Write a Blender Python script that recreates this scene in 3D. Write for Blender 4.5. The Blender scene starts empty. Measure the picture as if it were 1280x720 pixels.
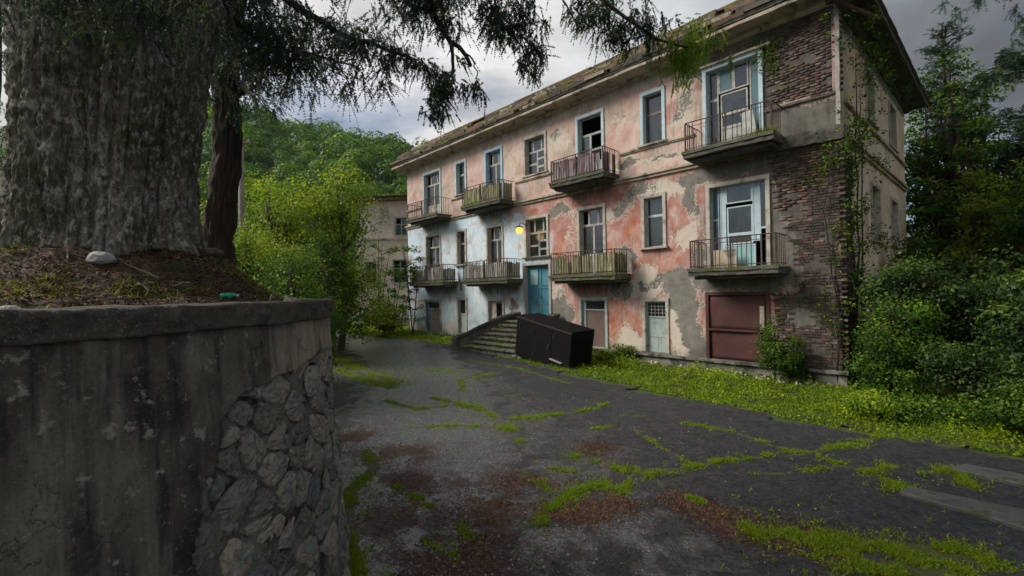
import bpy, math, random
import numpy as np
from mathutils import Matrix, Vector

random.seed(7)
RNG = np.random.default_rng(7)
SC = bpy.context.scene
COL = SC.collection
rad = math.radians

# ------------------------------------------------------------------ camera
CAMZ = 2.75
cam_d = bpy.data.cameras.new('camera')
cam = bpy.data.objects.new('camera', cam_d); COL.objects.link(cam)
cam_d.sensor_width = 36.0
cam_d.lens = 579.4 / 1280 * 36
cam_d.clip_start = 0.05; cam_d.clip_end = 3000
Mr = np.array([[9.99861803e-01, 1.23369522e-04, -1.66240957e-02],
               [-1.66245534e-02, 7.41989688e-03, -9.99834271e-01],
               [0.0, 9.99972465e-01, 7.42092244e-03]])
Rm = Matrix((Mr[0], -Mr[1], -Mr[2])).transposed()      # columns: camera x, y, z axes in the world
cam.matrix_world = Matrix.Translation((0, 0, CAMZ)) @ Rm.to_4x4()
SC.camera = cam

# ------------------------------------------------------------------ light
SUN_AZ, SUN_EL = rad(-88), rad(40)          # azimuth from +Y towards +X
sv = Vector((math.sin(SUN_AZ) * math.cos(SUN_EL), math.cos(SUN_AZ) * math.cos(SUN_EL), math.sin(SUN_EL)))
ld = bpy.data.lights.new('sun', 'SUN'); ld.energy = 1.5; ld.angle = rad(24); ld.color = (1.0, 0.95, 0.88)
lo = bpy.data.objects.new('sun', ld); COL.objects.link(lo)
lo.rotation_euler = sv.to_track_quat('Z', 'Y').to_euler()
SC.view_settings.view_transform = 'Standard'
SC.view_settings.look = 'None'
SC.view_settings.exposure = 1.6
SC.view_settings.gamma = 1.0
SC.cycles.max_bounces = 6; SC.cycles.diffuse_bounces = 3; SC.cycles.glossy_bounces = 3
SC.cycles.transparent_max_bounces = 4
SC.cycles.use_denoising = True


class NT:
    """small node-tree writer"""
    def __init__(s, tree):
        s.t = tree; s.N = tree.nodes; s.L = tree.links

    def n(s, typ, ins=None, **kw):
        nd = s.N.new(typ)
        for k, v in kw.items(): setattr(nd, k, v)
        for k, v in (ins or {}).items(): s.set(nd, k, v)
        return nd

    def set(s, nd, k, v):
        i = nd.inputs[k]
        if isinstance(v, bpy.types.NodeSocket): s.L.new(v, i)
        elif isinstance(v, bpy.types.Node): s.L.new(v.outputs[0], i)
        else:
            if hasattr(i.default_value, '__len__') and not hasattr(v, '__len__'): v = (v,) * len(i.default_value)
            if hasattr(i.default_value, '__len__') and len(i.default_value) == 4 and len(v) == 3: v = (*v, 1)
            i.default_value = v

    def noise(s, vec, scale, detail=5, rough=.55, dist=0.):
        return s.n('ShaderNodeTexNoise', {'Vector': vec, 'Scale': scale, 'Detail': detail, 'Roughness': rough, 'Distortion': dist}).outputs['Fac']

    def math(s, op, a, b=0., clamp=False):
        nd = s.n('ShaderNodeMath', {0: a, 1: b}, operation=op); nd.use_clamp = clamp
        return nd.outputs[0]

    def ramp(s, fac, lo, hi, a=0., b=1.):
        return s.n('ShaderNodeMapRange', {'Value': fac, 'From Min': lo, 'From Max': hi, 'To Min': a, 'To Max': b}, clamp=True).outputs[0]

    def mix(s, fac, a, b, mode='MIX'):
        nd = s.n('ShaderNodeMix', data_type='RGBA', blend_type=mode)
        s.set(nd, 0, fac); s.set(nd, 6, a); s.set(nd, 7, b)
        return nd.outputs[2]

    def scalevec(s, vec, sc):
        nd = s.n('ShaderNodeMapping', {'Vector': vec}); nd.inputs['Scale'].default_value = sc
        return nd.outputs[0]


# ------------------------------------------------------------------ sky
w = bpy.data.worlds.new('World'); SC.world = w; w.use_nodes = True
w.node_tree.nodes.clear(); nt = NT(w.node_tree)
sky = nt.n('ShaderNodeTexSky', sky_type='NISHITA')
sky.sun_disc = False; sky.sun_elevation = SUN_EL; sky.sun_rotation = SUN_AZ
sky.altitude = 300; sky.air_density = 1.0; sky.dust_density = 1.5
tc = nt.n('ShaderNodeTexCoord'); G = tc.outputs['Generated']
sx = nt.n('ShaderNodeSeparateXYZ', {0: G})
zz = nt.math('ADD', nt.math('MAXIMUM', sx.outputs[2], 0.0), 0.16)
px_ = nt.math('DIVIDE', sx.outputs[0], zz); py_ = nt.math('DIVIDE', sx.outputs[1], zz)
cv = nt.n('ShaderNodeCombineXYZ', {0: px_, 1: py_, 2: 0.35}).outputs[0]
n1 = nt.noise(cv, 0.55, 7, .56, .3)
n2 = nt.noise(nt.scalevec(cv, (1, 1, 1)), 0.32, 4, .5, .6)
n3 = nt.noise(cv, 1.6, 6, .6, .4)
cover = nt.ramp(n1, 0.40, 0.53)
bd = nt.n('ShaderNodeVectorMath', {0: G, 1: Vector((.88, .42, .12)).normalized()}, operation='DOT_PRODUCT').outputs['Value']
storm = nt.ramp(bd, 0.45, 0.98)                      # a dark rain cloud stands over the right
glow = nt.math('SUBTRACT', 1.0, storm)
fd = nt.n('ShaderNodeVectorMath', {0: G, 1: Vector((-.16, .86, .50)).normalized()}, operation='DOT_PRODUCT').outputs['Value']
base_b = nt.math('ADD', nt.ramp(glow, 0, 1, 0.62, 2.15), nt.ramp(nt.math('POWER', nt.ramp(fd, .45, 1.), 1.5), 0, 1, 0, 1.25))
shade = nt.math('MULTIPLY', nt.ramp(n2, .36, .62, .58, 1.28), nt.ramp(n3, .34, .66, .70, 1.2))
cb = nt.math('MULTIPLY', base_b, shade)
tint = nt.mix(glow, (0.84, .95, 1.06, 1), (1.0, .985, .97, 1))
cc = nt.n('ShaderNodeVectorMath', {0: tint, 'Scale': cb}, operation='SCALE').outputs[0]
skd = nt.n('ShaderNodeVectorMath', {0: sky.outputs[0], 'Scale': 0.30}, operation='SCALE').outputs[0]
col = nt.mix(cover, skd, cc)
bg = nt.n('ShaderNodeBackground', {'Color': col, 'Strength': 0.10})
nt.L.new(bg.outputs[0], nt.n('ShaderNodeOutputWorld').inputs[0])


# ------------------------------------------------------------------ helpers
def vnoise(P, freq=1., seed=0):
    P = np.asarray(P, float) * freq + seed * 17.31
    i = np.floor(P).astype(np.int64); f = P - i; f = f * f * (3 - 2 * f)
    def h(a, b, c):
        n = (a * 73856093) ^ (b * 19349663) ^ (c * 83492791) ^ (seed * 7919)
        n = (n ^ (n >> 13)) * 1274126177 & 0x7fffffff
        n = (n ^ (n >> 16)) & 0xffff
        return n / 65535.0
    x, y, z = i[..., 0], i[..., 1], i[..., 2]
    fx, fy, fz = f[..., 0], f[..., 1], f[..., 2]
    def L(a, b, t): return a + (b - a) * t
    return L(L(L(h(x, y, z), h(x + 1, y, z), fx), L(h(x, y + 1, z), h(x + 1, y + 1, z), fx), fy),
             L(L(h(x, y, z + 1), h(x + 1, y, z + 1), fx), L(h(x, y + 1, z + 1), h(x + 1, y + 1, z + 1), fx), fy), fz)


def fbm(P, freq=1., octs=4, seed=0, gain=.5):
    a, t, s = 1., 0., 0.
    for k in range(octs):
        t = t + a * vnoise(P, freq * 2 ** k, seed + k); s += a; a *= gain
    return t / s


def smooth(x, a, b):
    t = np.clip((x - a) / (b - a), 0, 1); return t * t * (3 - 2 * t)


def mesh(name, V, F, mat=None, parent=None, attrs=None, fattrs=None, shade=False, loc=None, cols=None):
    me = bpy.data.meshes.new(name)
    V = np.asarray(V, np.float32)
    if isinstance(F, np.ndarray):
        n, k = F.shape
        me.vertices.add(len(V)); me.vertices.foreach_set('co', V.ravel())
        me.loops.add(n * k); me.loops.foreach_set('vertex_index', F.astype(np.int32).ravel())
        me.polygons.add(n); me.polygons.foreach_set('loop_start', np.arange(0, n * k, k, dtype=np.int32))
        me.polygons.foreach_set('loop_total', np.full(n, k, np.int32))
        me.update(calc_edges=True)
    else:
        me.from_pydata(V.tolist(), [], F)
    for k, a in (attrs or {}).items():
        at = me.attributes.new(k, 'FLOAT', 'POINT'); at.data.foreach_set('value', np.asarray(a, np.float32))
    for k, a in (cols or {}).items():
        at = me.attributes.new(k, 'FLOAT_COLOR', 'POINT')
        c4 = np.ones((len(V), 4), np.float32); c4[:, :3] = a; at.data.foreach_set('color', c4.ravel())
    for k, a in (fattrs or {}).items():
        at = me.attributes.new(k, 'FLOAT', 'FACE'); at.data.foreach_set('value', np.asarray(a, np.float32))
    if mat: me.materials.append(M[mat] if isinstance(mat, str) else mat)
    if shade: me.shade_smooth()
    o = bpy.data.objects.new(name, me); COL.objects.link(o)
    if parent: o.parent = parent
    if loc is not None: o.location = loc
    return o


def thing(name, label, cat, loc=(0, 0, 0), rz=0, group=None):
    o = bpy.data.objects.new(name, None); COL.objects.link(o); o.empty_display_size = .2
    o.location = loc; o.rotation_euler = (0, 0, rz)
    o['label'] = label; o['category'] = cat
    if group: o['group'] = group
    return o


def tag(o, label, cat, group=None):
    o['label'] = label; o['category'] = cat
    if group: o['group'] = group
    return o


def kind(o, k, label=None):
    o['kind'] = k
    if label: o['label'] = label
    return o


class MB:
    """collects boxes and tubes into one mesh"""
    def __init__(s): s.V = []; s.F = []; s.n = 0
    def add(s, V, F):
        V = np.asarray(V, float); s.V.append(V); s.F += [[int(i) + s.n for i in f] for f in F]; s.n += len(V)
    def box(s, x0, x1, y0, y1, z0, z1):
        x0, x1 = sorted((x0, x1)); y0, y1 = sorted((y0, y1)); z0, z1 = sorted((z0, z1))
        V = [(x, y, z) for z in (z0, z1) for y in (y0, y1) for x in (x0, x1)]
        s.add(V, [(0, 2, 3, 1), (4, 5, 7, 6), (0, 1, 5, 4), (2, 6, 7, 3), (0, 4, 6, 2), (1, 3, 7, 5)]); return s
    def tube(s, P, R, seg=6, cap=True):
        P = [Vector(p) for p in P]
        if not hasattr(R, '__len__'): R = [R] * len(P)
        V = []; pu = None
        for i, p in enumerate(P):
            d = (P[min(i + 1, len(P) - 1)] - P[max(i - 1, 0)]).normalized()
            u = d.orthogonal().normalized() if pu is None else (pu - d * pu.dot(d)).normalized()
            pu = u; v = d.cross(u)
            for k in range(seg):
                a = 2 * math.pi * k / seg
                V.append(p + (u * math.cos(a) + v * math.sin(a)) * R[i])
        F = []
        for i in range(len(P) - 1):
            for k in range(seg):
                a = i * seg + k; b = i * seg + (k + 1) % seg
                F.append((a, b, b + seg, a + seg))
        if cap: F.append(tuple(range(seg))[::-1]); F.append(tuple(range(len(V) - seg, len(V))))
        s.add(V, F); return s
    def rough(s, x0, x1, y0, y1, z0, z1, step=.12, amp=.02, seed=0, freq=3.):
        """box with gridded faces, pushed about by noise of the place so that its edges wander"""
        xs = np.linspace(x0, x1, max(2, int(abs(x1 - x0) / step) + 2)); ys = np.linspace(y0, y1, max(2, int(abs(y1 - y0) / step) + 2))
        zs = np.linspace(z0, z1, max(2, int(abs(z1 - z0) / step) + 2))
        def face(A, B, mk, flip):
            a, b = np.meshgrid(A, B, indexing='ij'); V = mk(a, b).reshape(-1, 3); nb = len(B)
            F = []
            for i in range(len(A) - 1):
                for j in range(nb - 1):
                    q = [i * nb + j, (i + 1) * nb + j, (i + 1) * nb + j + 1, i * nb + j + 1]
                    F.append(q[::-1] if flip else q)
            D = np.stack([fbm(V, freq, 3, seed + 1) - .5, fbm(V, freq, 3, seed + 5) - .5, fbm(V, freq, 3, seed + 9) - .5], -1)
            s.add(V + D * 2 * amp, F)
        st = lambda *a: np.stack(np.broadcast_arrays(*a), -1)
        face(xs, zs, lambda a, b: st(a, y0, b), False); face(xs, zs, lambda a, b: st(a, y1, b), True)
        face(ys, zs, lambda a, b: st(x0, a, b), True); face(ys, zs, lambda a, b: st(x1, a, b), False)
        face(xs, ys, lambda a, b: st(a, b, z0), True); face(xs, ys, lambda a, b: st(a, b, z1), False)
        return s
    def build(s, name, mat, parent=None, loc=None, shade=False):
        return mesh(name, np.concatenate(s.V), s.F, mat, parent, loc=loc, shade=shade)


def link_copy(o, parent, loc=None, rot=None):
    c = o.copy(); COL.objects.link(c); c.parent = parent
    if loc is not None: c.location = loc
    if rot is not None: c.rotation_euler = rot
    return c


# ------------------------------------------------------------------ materials
def new_mat(name):
    m = bpy.data.materials.new(name); m.use_nodes = True
    m.node_tree.nodes.clear(); t = NT(m.node_tree)
    out = t.n('ShaderNodeOutputMaterial')
    return m, t, out


def pos(t): return t.n('ShaderNodeNewGeometry').outputs['Position']


def bump(t, h, strength=.5, dist=.02, normal=None):
    ins = {'Height': h, 'Strength': strength, 'Distance': dist}
    if normal is not None: ins['Normal'] = normal
    return t.n('ShaderNodeBump', ins).outputs[0]


def finish(t, out, color, rough, normal=None, metallic=0., spec=.4):
    b = t.n('ShaderNodeBsdfPrincipled', {'Base Color': color, 'Roughness': rough, 'Metallic': metallic, 'Specular IOR Level': spec})
    if normal is not None: t.set(b, 'Normal', normal)
    t.L.new(b.outputs[0], out.inputs[0]); return b


def simple(name, c1, c2, scale=6., rough=.8, bumpd=.01, c3=None, f3=(.58, .68), s3=2.5, fine=60., metallic=0., rr=0.1, stretch=(1, 1, 1), spec=.35):
    m, t, out = new_mat(name)
    P = t.scalevec(pos(t), stretch)
    a = t.noise(P, scale, 6, .6); f = t.noise(P, fine, 3, .6)
    c = t.mix(t.ramp(a, .35, .65), c1, c2)
    if c3 is not None: c = t.mix(t.ramp(t.noise(P, s3, 6, .65, .3), *f3), c, c3)
    c = t.mix(t.ramp(f, .3, .7, 0, .45), c, t.mix(1., c, (.55, .55, .55, 1), 'MULTIPLY'))
    h = t.math('ADD', a, t.math('MULTIPLY', f, .4))
    finish(t, out, c, t.ramp(a, .3, .7, rough - rr, min(1, rough + rr)), bump(t, h, .6, bumpd), metallic, spec)
    return m


def leaf_mat(name, c1, c2, c3, trans=.35, rough=.55):
    m, t, out = new_mat(name)
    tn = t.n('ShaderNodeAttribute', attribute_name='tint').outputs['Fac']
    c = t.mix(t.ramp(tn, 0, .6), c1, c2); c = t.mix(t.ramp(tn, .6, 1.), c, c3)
    b = t.n('ShaderNodeBsdfPrincipled', {'Base Color': c, 'Roughness': rough, 'Specular IOR Level': .3})
    tr = t.n('ShaderNodeBsdfTranslucent', {'Color': c})
    mx = t.n('ShaderNodeMixShader', {0: trans, 1: b.outputs[0], 2: tr.outputs[0]})
    t.L.new(mx.outputs[0], out.inputs[0]); return m


M = {}
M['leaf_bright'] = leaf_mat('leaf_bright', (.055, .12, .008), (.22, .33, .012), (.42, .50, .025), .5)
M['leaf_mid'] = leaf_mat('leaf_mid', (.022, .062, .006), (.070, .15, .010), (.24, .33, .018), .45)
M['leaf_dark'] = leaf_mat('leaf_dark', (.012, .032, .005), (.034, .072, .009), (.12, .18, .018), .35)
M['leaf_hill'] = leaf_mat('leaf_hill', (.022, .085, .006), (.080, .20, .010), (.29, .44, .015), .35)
M['needles'] = leaf_mat('needles', (.018, .040, .026), (.045, .080, .040), (.12, .17, .04), .4, .6)
M['needles_sunlit'] = leaf_mat('needles_sunlit', (.07, .13, .008), (.16, .25, .010), (.30, .38, .02), .5, .6)  # same needles in a brighter green, sunlight put into the colour
M['grass'] = leaf_mat('grass_blades', (.07, .13, .006), (.24, .36, .010), (.42, .52, .02), .5)
M['moss'] = leaf_mat('moss_tufts', (.08, .10, .008), (.21, .25, .012), (.40, .43, .02), .35)
M['litter'] = leaf_mat('pine_litter', (.030, .013, .008), (.085, .036, .021), (.26, .16, .09), .1, .7)
M['bark_dark'] = simple('bark_dark', (.028, .020, .014), (.06, .045, .032), 14, .9, .02, stretch=(1, 1, .25))
M['bark_twig'] = simple('bark_twig', (.020, .015, .011), (.045, .036, .028), 20, .9, .01)
M['bark_moss'] = simple('bark_moss', (.028, .022, .014), (.09, .10, .012), 8, .9, .01)
M['bark_grey'] = simple('bark_grey', (.07, .06, .05), (.13, .115, .095), 10, .9, .01)
M['old_concrete'] = simple('old_concrete', (.13, .12, .105), (.25, .235, .205), 3, .9, .012, (.045, .045, .030), (.47, .60), 1.7)
M['dark_concrete'] = simple('dark_concrete', (.045, .042, .036), (.115, .105, .088), 4, .95, .02, (.055, .062, .022), (.54, .66), 2.2)
M['step_moss'] = simple('mossy_step', (.075, .070, .055), (.15, .142, .115), 5, .95, .02, (.07, .085, .018), (.46, .62), 3.5)
M['string'] = simple('string_course_plaster', (.38, .32, .23), (.50, .43, .33), 2.5, .9, .006, (.17, .145, .11), (.50, .62), 2.0)
M['rust'] = simple('rusty_iron', (.05, .030, .02), (.115, .06, .034), 18, .8, .003, (.03, .028, .027), (.45, .6), 6)
M['shutter'] = simple('maroon_sheet', (.060, .020, .016), (.088, .032, .025), 1.7, .65, .004, (.14, .09, .075), (.66, .74), 2.6)
M['pale_blue_wood'] = simple('pale_blue_wood', (.50, .60, .63), (.38, .50, .54), 4, .7, .004, (.30, .29, .26), (.58, .70), 5)
M['sky_blue_wood'] = simple('sky_blue_wood', (.33, .50, .66), (.40, .57, .68), 4, .7, .004, (.30, .30, .28), (.62, .72), 5)
M['cream_wood'] = simple('cream_wood', (.50, .47, .40), (.38, .35, .29), 4, .75, .004, (.24, .20, .15), (.54, .68), 4)
M['white_sash'] = simple('white_sash', (.46, .46, .42), (.30, .30, .27), 6, .7, .003, (.15, .13, .11), (.58, .7), 7)
M['teal_door'] = simple('teal_door', (.055, .20, .27), (.085, .27, .33), 3, .6, .004, (.13, .14, .12), (.56, .68), 3)
M['old_blue_panel'] = simple('faded_blue_panel', (.045, .13, .165), (.075, .175, .20), 3, .6, .004, (.10, .11, .10), (.5, .66), 3)
M['deep_blue'] = simple('deep_blue_frame', (.03, .16, .34), (.04, .20, .40), 3, .6, .004)
M['pale_teal'] = simple('pale_teal_panel', (.22, .42, .42), (.30, .48, .46), 3, .7, .004, (.30, .25, .2), (.6, .7), 4)
M['grey_wood'] = simple('grey_boards', (.17, .13, .11), (.25, .20, .18), 5, .85, .005, stretch=(1, 1, .4))
M['brown_board'] = simple('brown_board', (.13, .085, .065), (.18, .125, .10), 2, .85, .004)
M['mint'] = simple('mint_boards', (.30, .37, .35), (.40, .46, .42), 3, .75, .004, (.22, .2, .17), (.56, .68), 4)
M['black_box'] = simple('black_sheet', (.004, .004, .0045), (.008, .0078, .0075), 2, .8, .003, (.022, .017, .012), (.60, .75), 2.2, spec=.12)
M['rust_black'] = simple('rusted_black_rim', (.012, .010, .009), (.05, .028, .018), 9, .8, .004)
M['corr_purple'] = simple('weathered_violet_sheet', (.27, .20, .21), (.13, .07, .075), 5, .7, .004, (.38, .37, .38), (.52, .62), 4, stretch=(1, 1, .3))
M['slat_grey'] = simple('weathered_pale_slats', (.30, .29, .25), (.42, .41, .36), 5, .8, .004, (.13, .12, .09), (.5, .64), 4, stretch=(1, 1, .3))
M['slat_green'] = simple('mossy_slats', (.24, .24, .11), (.36, .34, .20), 5, .8, .004, (.11, .10, .05), (.5, .64), 4, stretch=(1, 1, .3))
M['slate'] = simple('roof_slab', (.055, .047, .040), (.115, .10, .085), 6, .9, .01, (.14, .125, .03), (.52, .62), 1.3)
M['roof_pale'] = simple('roof_slab_ochre', (.20, .165, .10), (.34, .29, .20), 5, .9, .012, (.06, .05, .04), (.48, .6), 3.5)
M['slate_rust'] = simple('roof_slab_brown', (.11, .065, .045), (.18, .12, .085), 6, .9, .01, (.19, .17, .035), (.54, .64), 1.6)
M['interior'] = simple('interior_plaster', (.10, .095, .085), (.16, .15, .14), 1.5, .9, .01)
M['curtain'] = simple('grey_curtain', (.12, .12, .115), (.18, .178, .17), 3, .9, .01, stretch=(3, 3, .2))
M['step_stone'] = simple('step_stone', (.13, .125, .10), (.24, .23, .19), 6, .95, .015, (.05, .06, .014), (.50, .62), 5)
M['pole'] = simple('pole_concrete', (.22, .21, .19), (.30, .28, .26), 5, .9, .004)
M['soil'] = simple('planter_soil', (.032, .020, .012), (.090, .052, .030), 5, .95, .04, (.040, .042, .010), (.50, .60), 2.6, fine=70)
M['ground'] = simple('ground_soil', (.030, .045, .012), (.060, .085, .018), 1.2, .95, .02)
M['slab_stone'] = simple('pale_slab', (.065, .065, .063), (.12, .12, .115), 3, .7, .01, (.06, .062, .035), (.52, .62), 3)
M['pebble'] = simple('pebble', (.16, .155, .15), (.33, .32, .31), 9, .8, .003)
M['plastic_green'] = simple('green_plastic', (.005, .22, .10), (.01, .30, .15), 8, .35, .002)
M['white_stone'] = simple('pale_stone', (.20, .20, .19), (.32, .32, .31), 8, .7, .006)
M['grey_post'] = simple('weathered_plaster_edge', (.28, .26, .23), (.36, .34, .31), 5, .9, .01, (.12, .11, .09), (.5, .62), 3)


def glass_mat():
    m, t, out = new_mat('window_glass')
    P = pos(t); a = t.noise(P, 3, 4, .6)
    dirt = t.n('ShaderNodeBsdfDiffuse', {'Color': t.mix(a, (.05, .055, .055, 1), (.11, .12, .12, 1))})
    gl = t.n('ShaderNodeBsdfGlossy', {'Color': (.8, .85, .9, 1), 'Roughness': .12, 'Normal': bump(t, a, .1, .02)})
    tr = t.n('ShaderNodeBsdfTransparent', {'Color': (.62, .68, .68, 1)})
    fr = t.n('ShaderNodeFresnel', {'IOR': 1.5})
    m1 = t.n('ShaderNodeMixShader', {0: t.ramp(a, .35, .7, .15, .5), 1: tr.outputs[0], 2: dirt.outputs[0]})
    m2 = t.n('ShaderNodeMixShader', {0: t.math('ADD', fr.outputs[0], .05), 1: m1.outputs[0], 2: gl.outputs[0]})
    t.L.new(m2.outputs[0], out.inputs[0]); return m
M['glass'] = glass_mat()


def plaster_mat():
    """paint colour and masks of loss are vertex fields; fine noise gives the flaked edges"""
    m, t, out = new_mat('peeling_plaster')
    P = t.n('ShaderNodeTexCoord').outputs['Object']
    at = lambda n: t.n('ShaderNodeAttribute', attribute_name=n)
    base = at('paint').outputs['Color']; mg = at('grey').outputs['Fac']; mc = at('cream').outputs['Fac']; md = at('dirt').outputs['Fac']
    nf = t.noise(P, 9, 8, .68, .5); nm = t.noise(P, 2.6, 7, .62, .4); nff = t.noise(P, 45, 4, .6); nf = t.math('ADD', t.math('MULTIPLY', nf, .75), t.math('MULTIPLY', t.noise(P, 24, 5, .7, .3), .25))
    blot = t.noise(P, 1.15, 8, .68, .5)
    streak = t.noise(t.scalevec(P, (7, 7, .8)), 1.6, 6, .62)
    c = t.mix(t.ramp(nm, .35, .65, 0, .6), base, t.mix(.6, base, (.62, .56, .50, 1)))
    c = t.mix(t.ramp(streak, .48, .68, 0, .30), c, t.mix(1., c, (.55, .50, .45, 1), 'MULTIPLY'))
    c = t.mix(t.ramp(blot, .47, .66, 0, .5), c, t.mix(1., c, (.50, .46, .38, 1), 'MULTIPLY'))
    c = t.mix(t.ramp(blot, .45, .34, 0, .35), c, (.62, .58, .52, 1))
    # flakes: undercoat
    fc = t.math('ADD', mc, t.math('MULTIPLY', t.math('SUBTRACT', nf, .5), 1.9))
    kc = t.ramp(fc, .47, .52)
    cream = t.mix(nm, (.46, .39, .30, 1), (.60, .53, .44, 1))
    c = t.mix(kc, c, cream)
    fg = t.math('ADD', mg, t.math('MULTIPLY', t.math('SUBTRACT', nf, .5), 1.7))
    kg = t.ramp(fg, .49, .53); ke = t.math('SUBTRACT', t.ramp(fg, .40, .44), kg, True)
    gcol = t.mix(t.ramp(nm, .35, .65), (.105, .098, .082, 1), (.21, .195, .165, 1))
    gcol = t.mix(t.ramp(nff, .3, .7, 0, .5), gcol, (.30, .28, .24, 1))
    c = t.mix(ke, c, t.mix(nff, (.45, .40, .32, 1), (.62, .58, .5, 1)))
    c = t.mix(kg, c, gcol)
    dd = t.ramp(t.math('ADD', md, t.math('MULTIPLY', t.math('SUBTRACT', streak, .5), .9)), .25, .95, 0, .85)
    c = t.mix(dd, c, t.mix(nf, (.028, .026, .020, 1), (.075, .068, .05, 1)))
    h = t.math('SUBTRACT', t.math('MULTIPLY', nff, .25), t.math('ADD', t.math('MULTIPLY', kg, 1.0), t.math('MULTIPLY', kc, .18)))
    h = t.math('ADD', h, t.math('MULTIPLY', nf, t.ramp(kg, 0, 1, .3, 1.2)))
    finish(t, out, c, .9, bump(t, h, .9, .018), spec=.25); return m
M['plaster'] = plaster_mat()


def brick_mat(name, per_obj):
    m, t, out = new_mat(name)
    tn = t.n('ShaderNodeObjectInfo').outputs['Random'] if per_obj else t.n('ShaderNodeAttribute', attribute_name='tint').outputs['Fac']
    P = pos(t); a = t.noise(P, 5, 6, .6); f = t.noise(P, 50, 4, .65)
    c = t.mix(t.ramp(tn, 0, .5), (.050, .026, .019, 1), (.125, .062, .043, 1)); c = t.mix(t.ramp(tn, .5, 1), c, (.19, .14, .105, 1))
    c = t.mix(t.ramp(a, .47, .60), c, (.024, .021, .017, 1)); c = t.mix(t.ramp(t.noise(P, 1.1, 5, .6), .50, .64, 0, .8), c, (.020, .019, .013, 1)); c = t.mix(t.ramp(f, .55, .68, 0, .7), c, (.30, .27, .25, 1))
    finish(t, out, c, .9, bump(t, f, .8, .012)); return m
M['brick_one'] = brick_mat('brick_single', True); M['brick_many'] = brick_mat('brick_mass', False)
M['brick_core'] = simple('brick_core_mortar', (.06, .052, .043), (.13, .115, .095), 6, .95, .03)


def wallstone_mat():
    m, t, out = new_mat('field_stone')
    tn = t.n('ShaderNodeObjectInfo').outputs['Random']
    P = pos(t); a = t.noise(P, 3.5, 8, .62, .3); f = t.noise(P, 28, 6, .65); g = t.noise(P, 11, 6, .6, .6)
    c = t.mix(tn, (.095, .095, .088, 1), (.32, .28, .22, 1))
    c = t.mix(t.ramp(a, .50, .64, 0, .8), c, (.12, .17, .17, 1)); c = t.mix(t.ramp(t.noise(P, 2.4, 4, .6), .60, .68, 0, .6), c, (.30, .26, .15, 1)); c = t.mix(t.ramp(g, .55, .66), c, (.23, .21, .175, 1))
    c = t.mix(t.ramp(f, .48, .66, 0, .75), c, (.035, .032, .028, 1))
    h = t.math('ADD', t.math('MULTIPLY', g, 1.), t.math('MULTIPLY', f, .45))
    finish(t, out, c, .88, bump(t, h, 1., .03)); return m
M['wallstone'] = wallstone_mat()


M['mortar'] = simple('wall_mortar', (.07, .064, .054), (.19, .175, .145), 7, .95, .03, (.022, .020, .017), (.5, .6), 5)


def render_mat():
    """sooty lichen-spotted cement render of the retaining wall"""
    m, t, out = new_mat('blackened_render')
    P = pos(t); a = t.noise(P, 1.3, 7, .6, .4); b = t.noise(P, 9, 8, .65); f = t.noise(P, 60, 5, .65)
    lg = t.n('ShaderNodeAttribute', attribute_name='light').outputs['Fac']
    s = t.noise(t.scalevec(P, (5, 5, .55)), 1.7, 6, .6)
    c = t.mix(t.ramp(a, .35, .65), (.012, .011, .009, 1), (.13, .115, .094, 1)); c = t.mix(t.ramp(t.noise(P, 4, 9, .72), .50, .60, 0, .6), c, (.105, .09, .072, 1))
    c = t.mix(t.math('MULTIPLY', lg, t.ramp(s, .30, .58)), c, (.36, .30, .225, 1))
    c = t.mix(t.ramp(s, .50, .64, 0, .75), c, (.17, .152, .125, 1)); c = t.mix(t.ramp(t.noise(t.scalevec(P, (9, 9, .4)), 1.3, 6, .6), .52, .66, 0, .8), c, (.012, .011, .009, 1))
    c = t.mix(t.ramp(b, .60, .66, 0, .8), c, (.29, .27, .235, 1))
    vc = t.n('ShaderNodeTexVoronoi', {'Vector': t.n('ShaderNodeVectorMath', {0: P, 1: t.n('ShaderNodeVectorMath', {0: t.n('ShaderNodeTexNoise', {'Vector': P, 'Scale': 2.2, 'Detail': 8, 'Roughness': .65}).outputs['Color'], 'Scale': .7}, operation='SCALE').outputs[0]}).outputs[0], 'Scale': 1.1}, feature='DISTANCE_TO_EDGE').outputs['Distance']
    ck = t.math('MULTIPLY', t.ramp(vc, .006, .0), t.ramp(t.noise(P, 1.7, 3, .6), .47, .55)); c = t.mix(ck, c, (.010, .009, .008, 1))
    sp = t.noise(P, 26, 8, .74); c = t.mix(t.ramp(sp, .60, .65, 0, .65), c, (.25, .235, .20, 1)); c = t.mix(t.ramp(sp, .40, .34, 0, .6), c, (.016, .014, .012, 1))
    c = t.mix(t.ramp(f, .60, .72, 0, .6), c, (.20, .19, .17, 1)); c = t.mix(t.ramp(f, .42, .28, 0, .7), c, (.012, .011, .010, 1))
    h = t.math('ADD', t.math('MULTIPLY', b, .8), t.math('MULTIPLY', f, .5))
    finish(t, out, c, .85, bump(t, h, .8, .02)); return m
M['render'] = render_mat()


def cap_mat():
    m, t, out = new_mat('wall_cap_concrete')
    P = pos(t); b = t.noise(P, 7, 8, .68); f = t.noise(P, 70, 5, .7)
    c = t.mix(t.ramp(b, .35, .65), (.030, .027, .022, 1), (.125, .112, .09, 1))
    c = t.mix(t.ramp(t.noise(P, 24, 6, .75), .57, .63, 0, .7), c, (.018, .016, .013, 1))
    c = t.mix(t.ramp(f, .56, .64, 0, .8), c, (.24, .225, .20, 1)); c = t.mix(t.ramp(t.noise(P, 2.2, 5, .6), .52, .66), c, (.105, .092, .072, 1))
    finish(t, out, c, .9, bump(t, t.math('ADD', b, t.math('MULTIPLY', f, .8)), 1., .03)); return m
M['cap'] = cap_mat()


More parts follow.
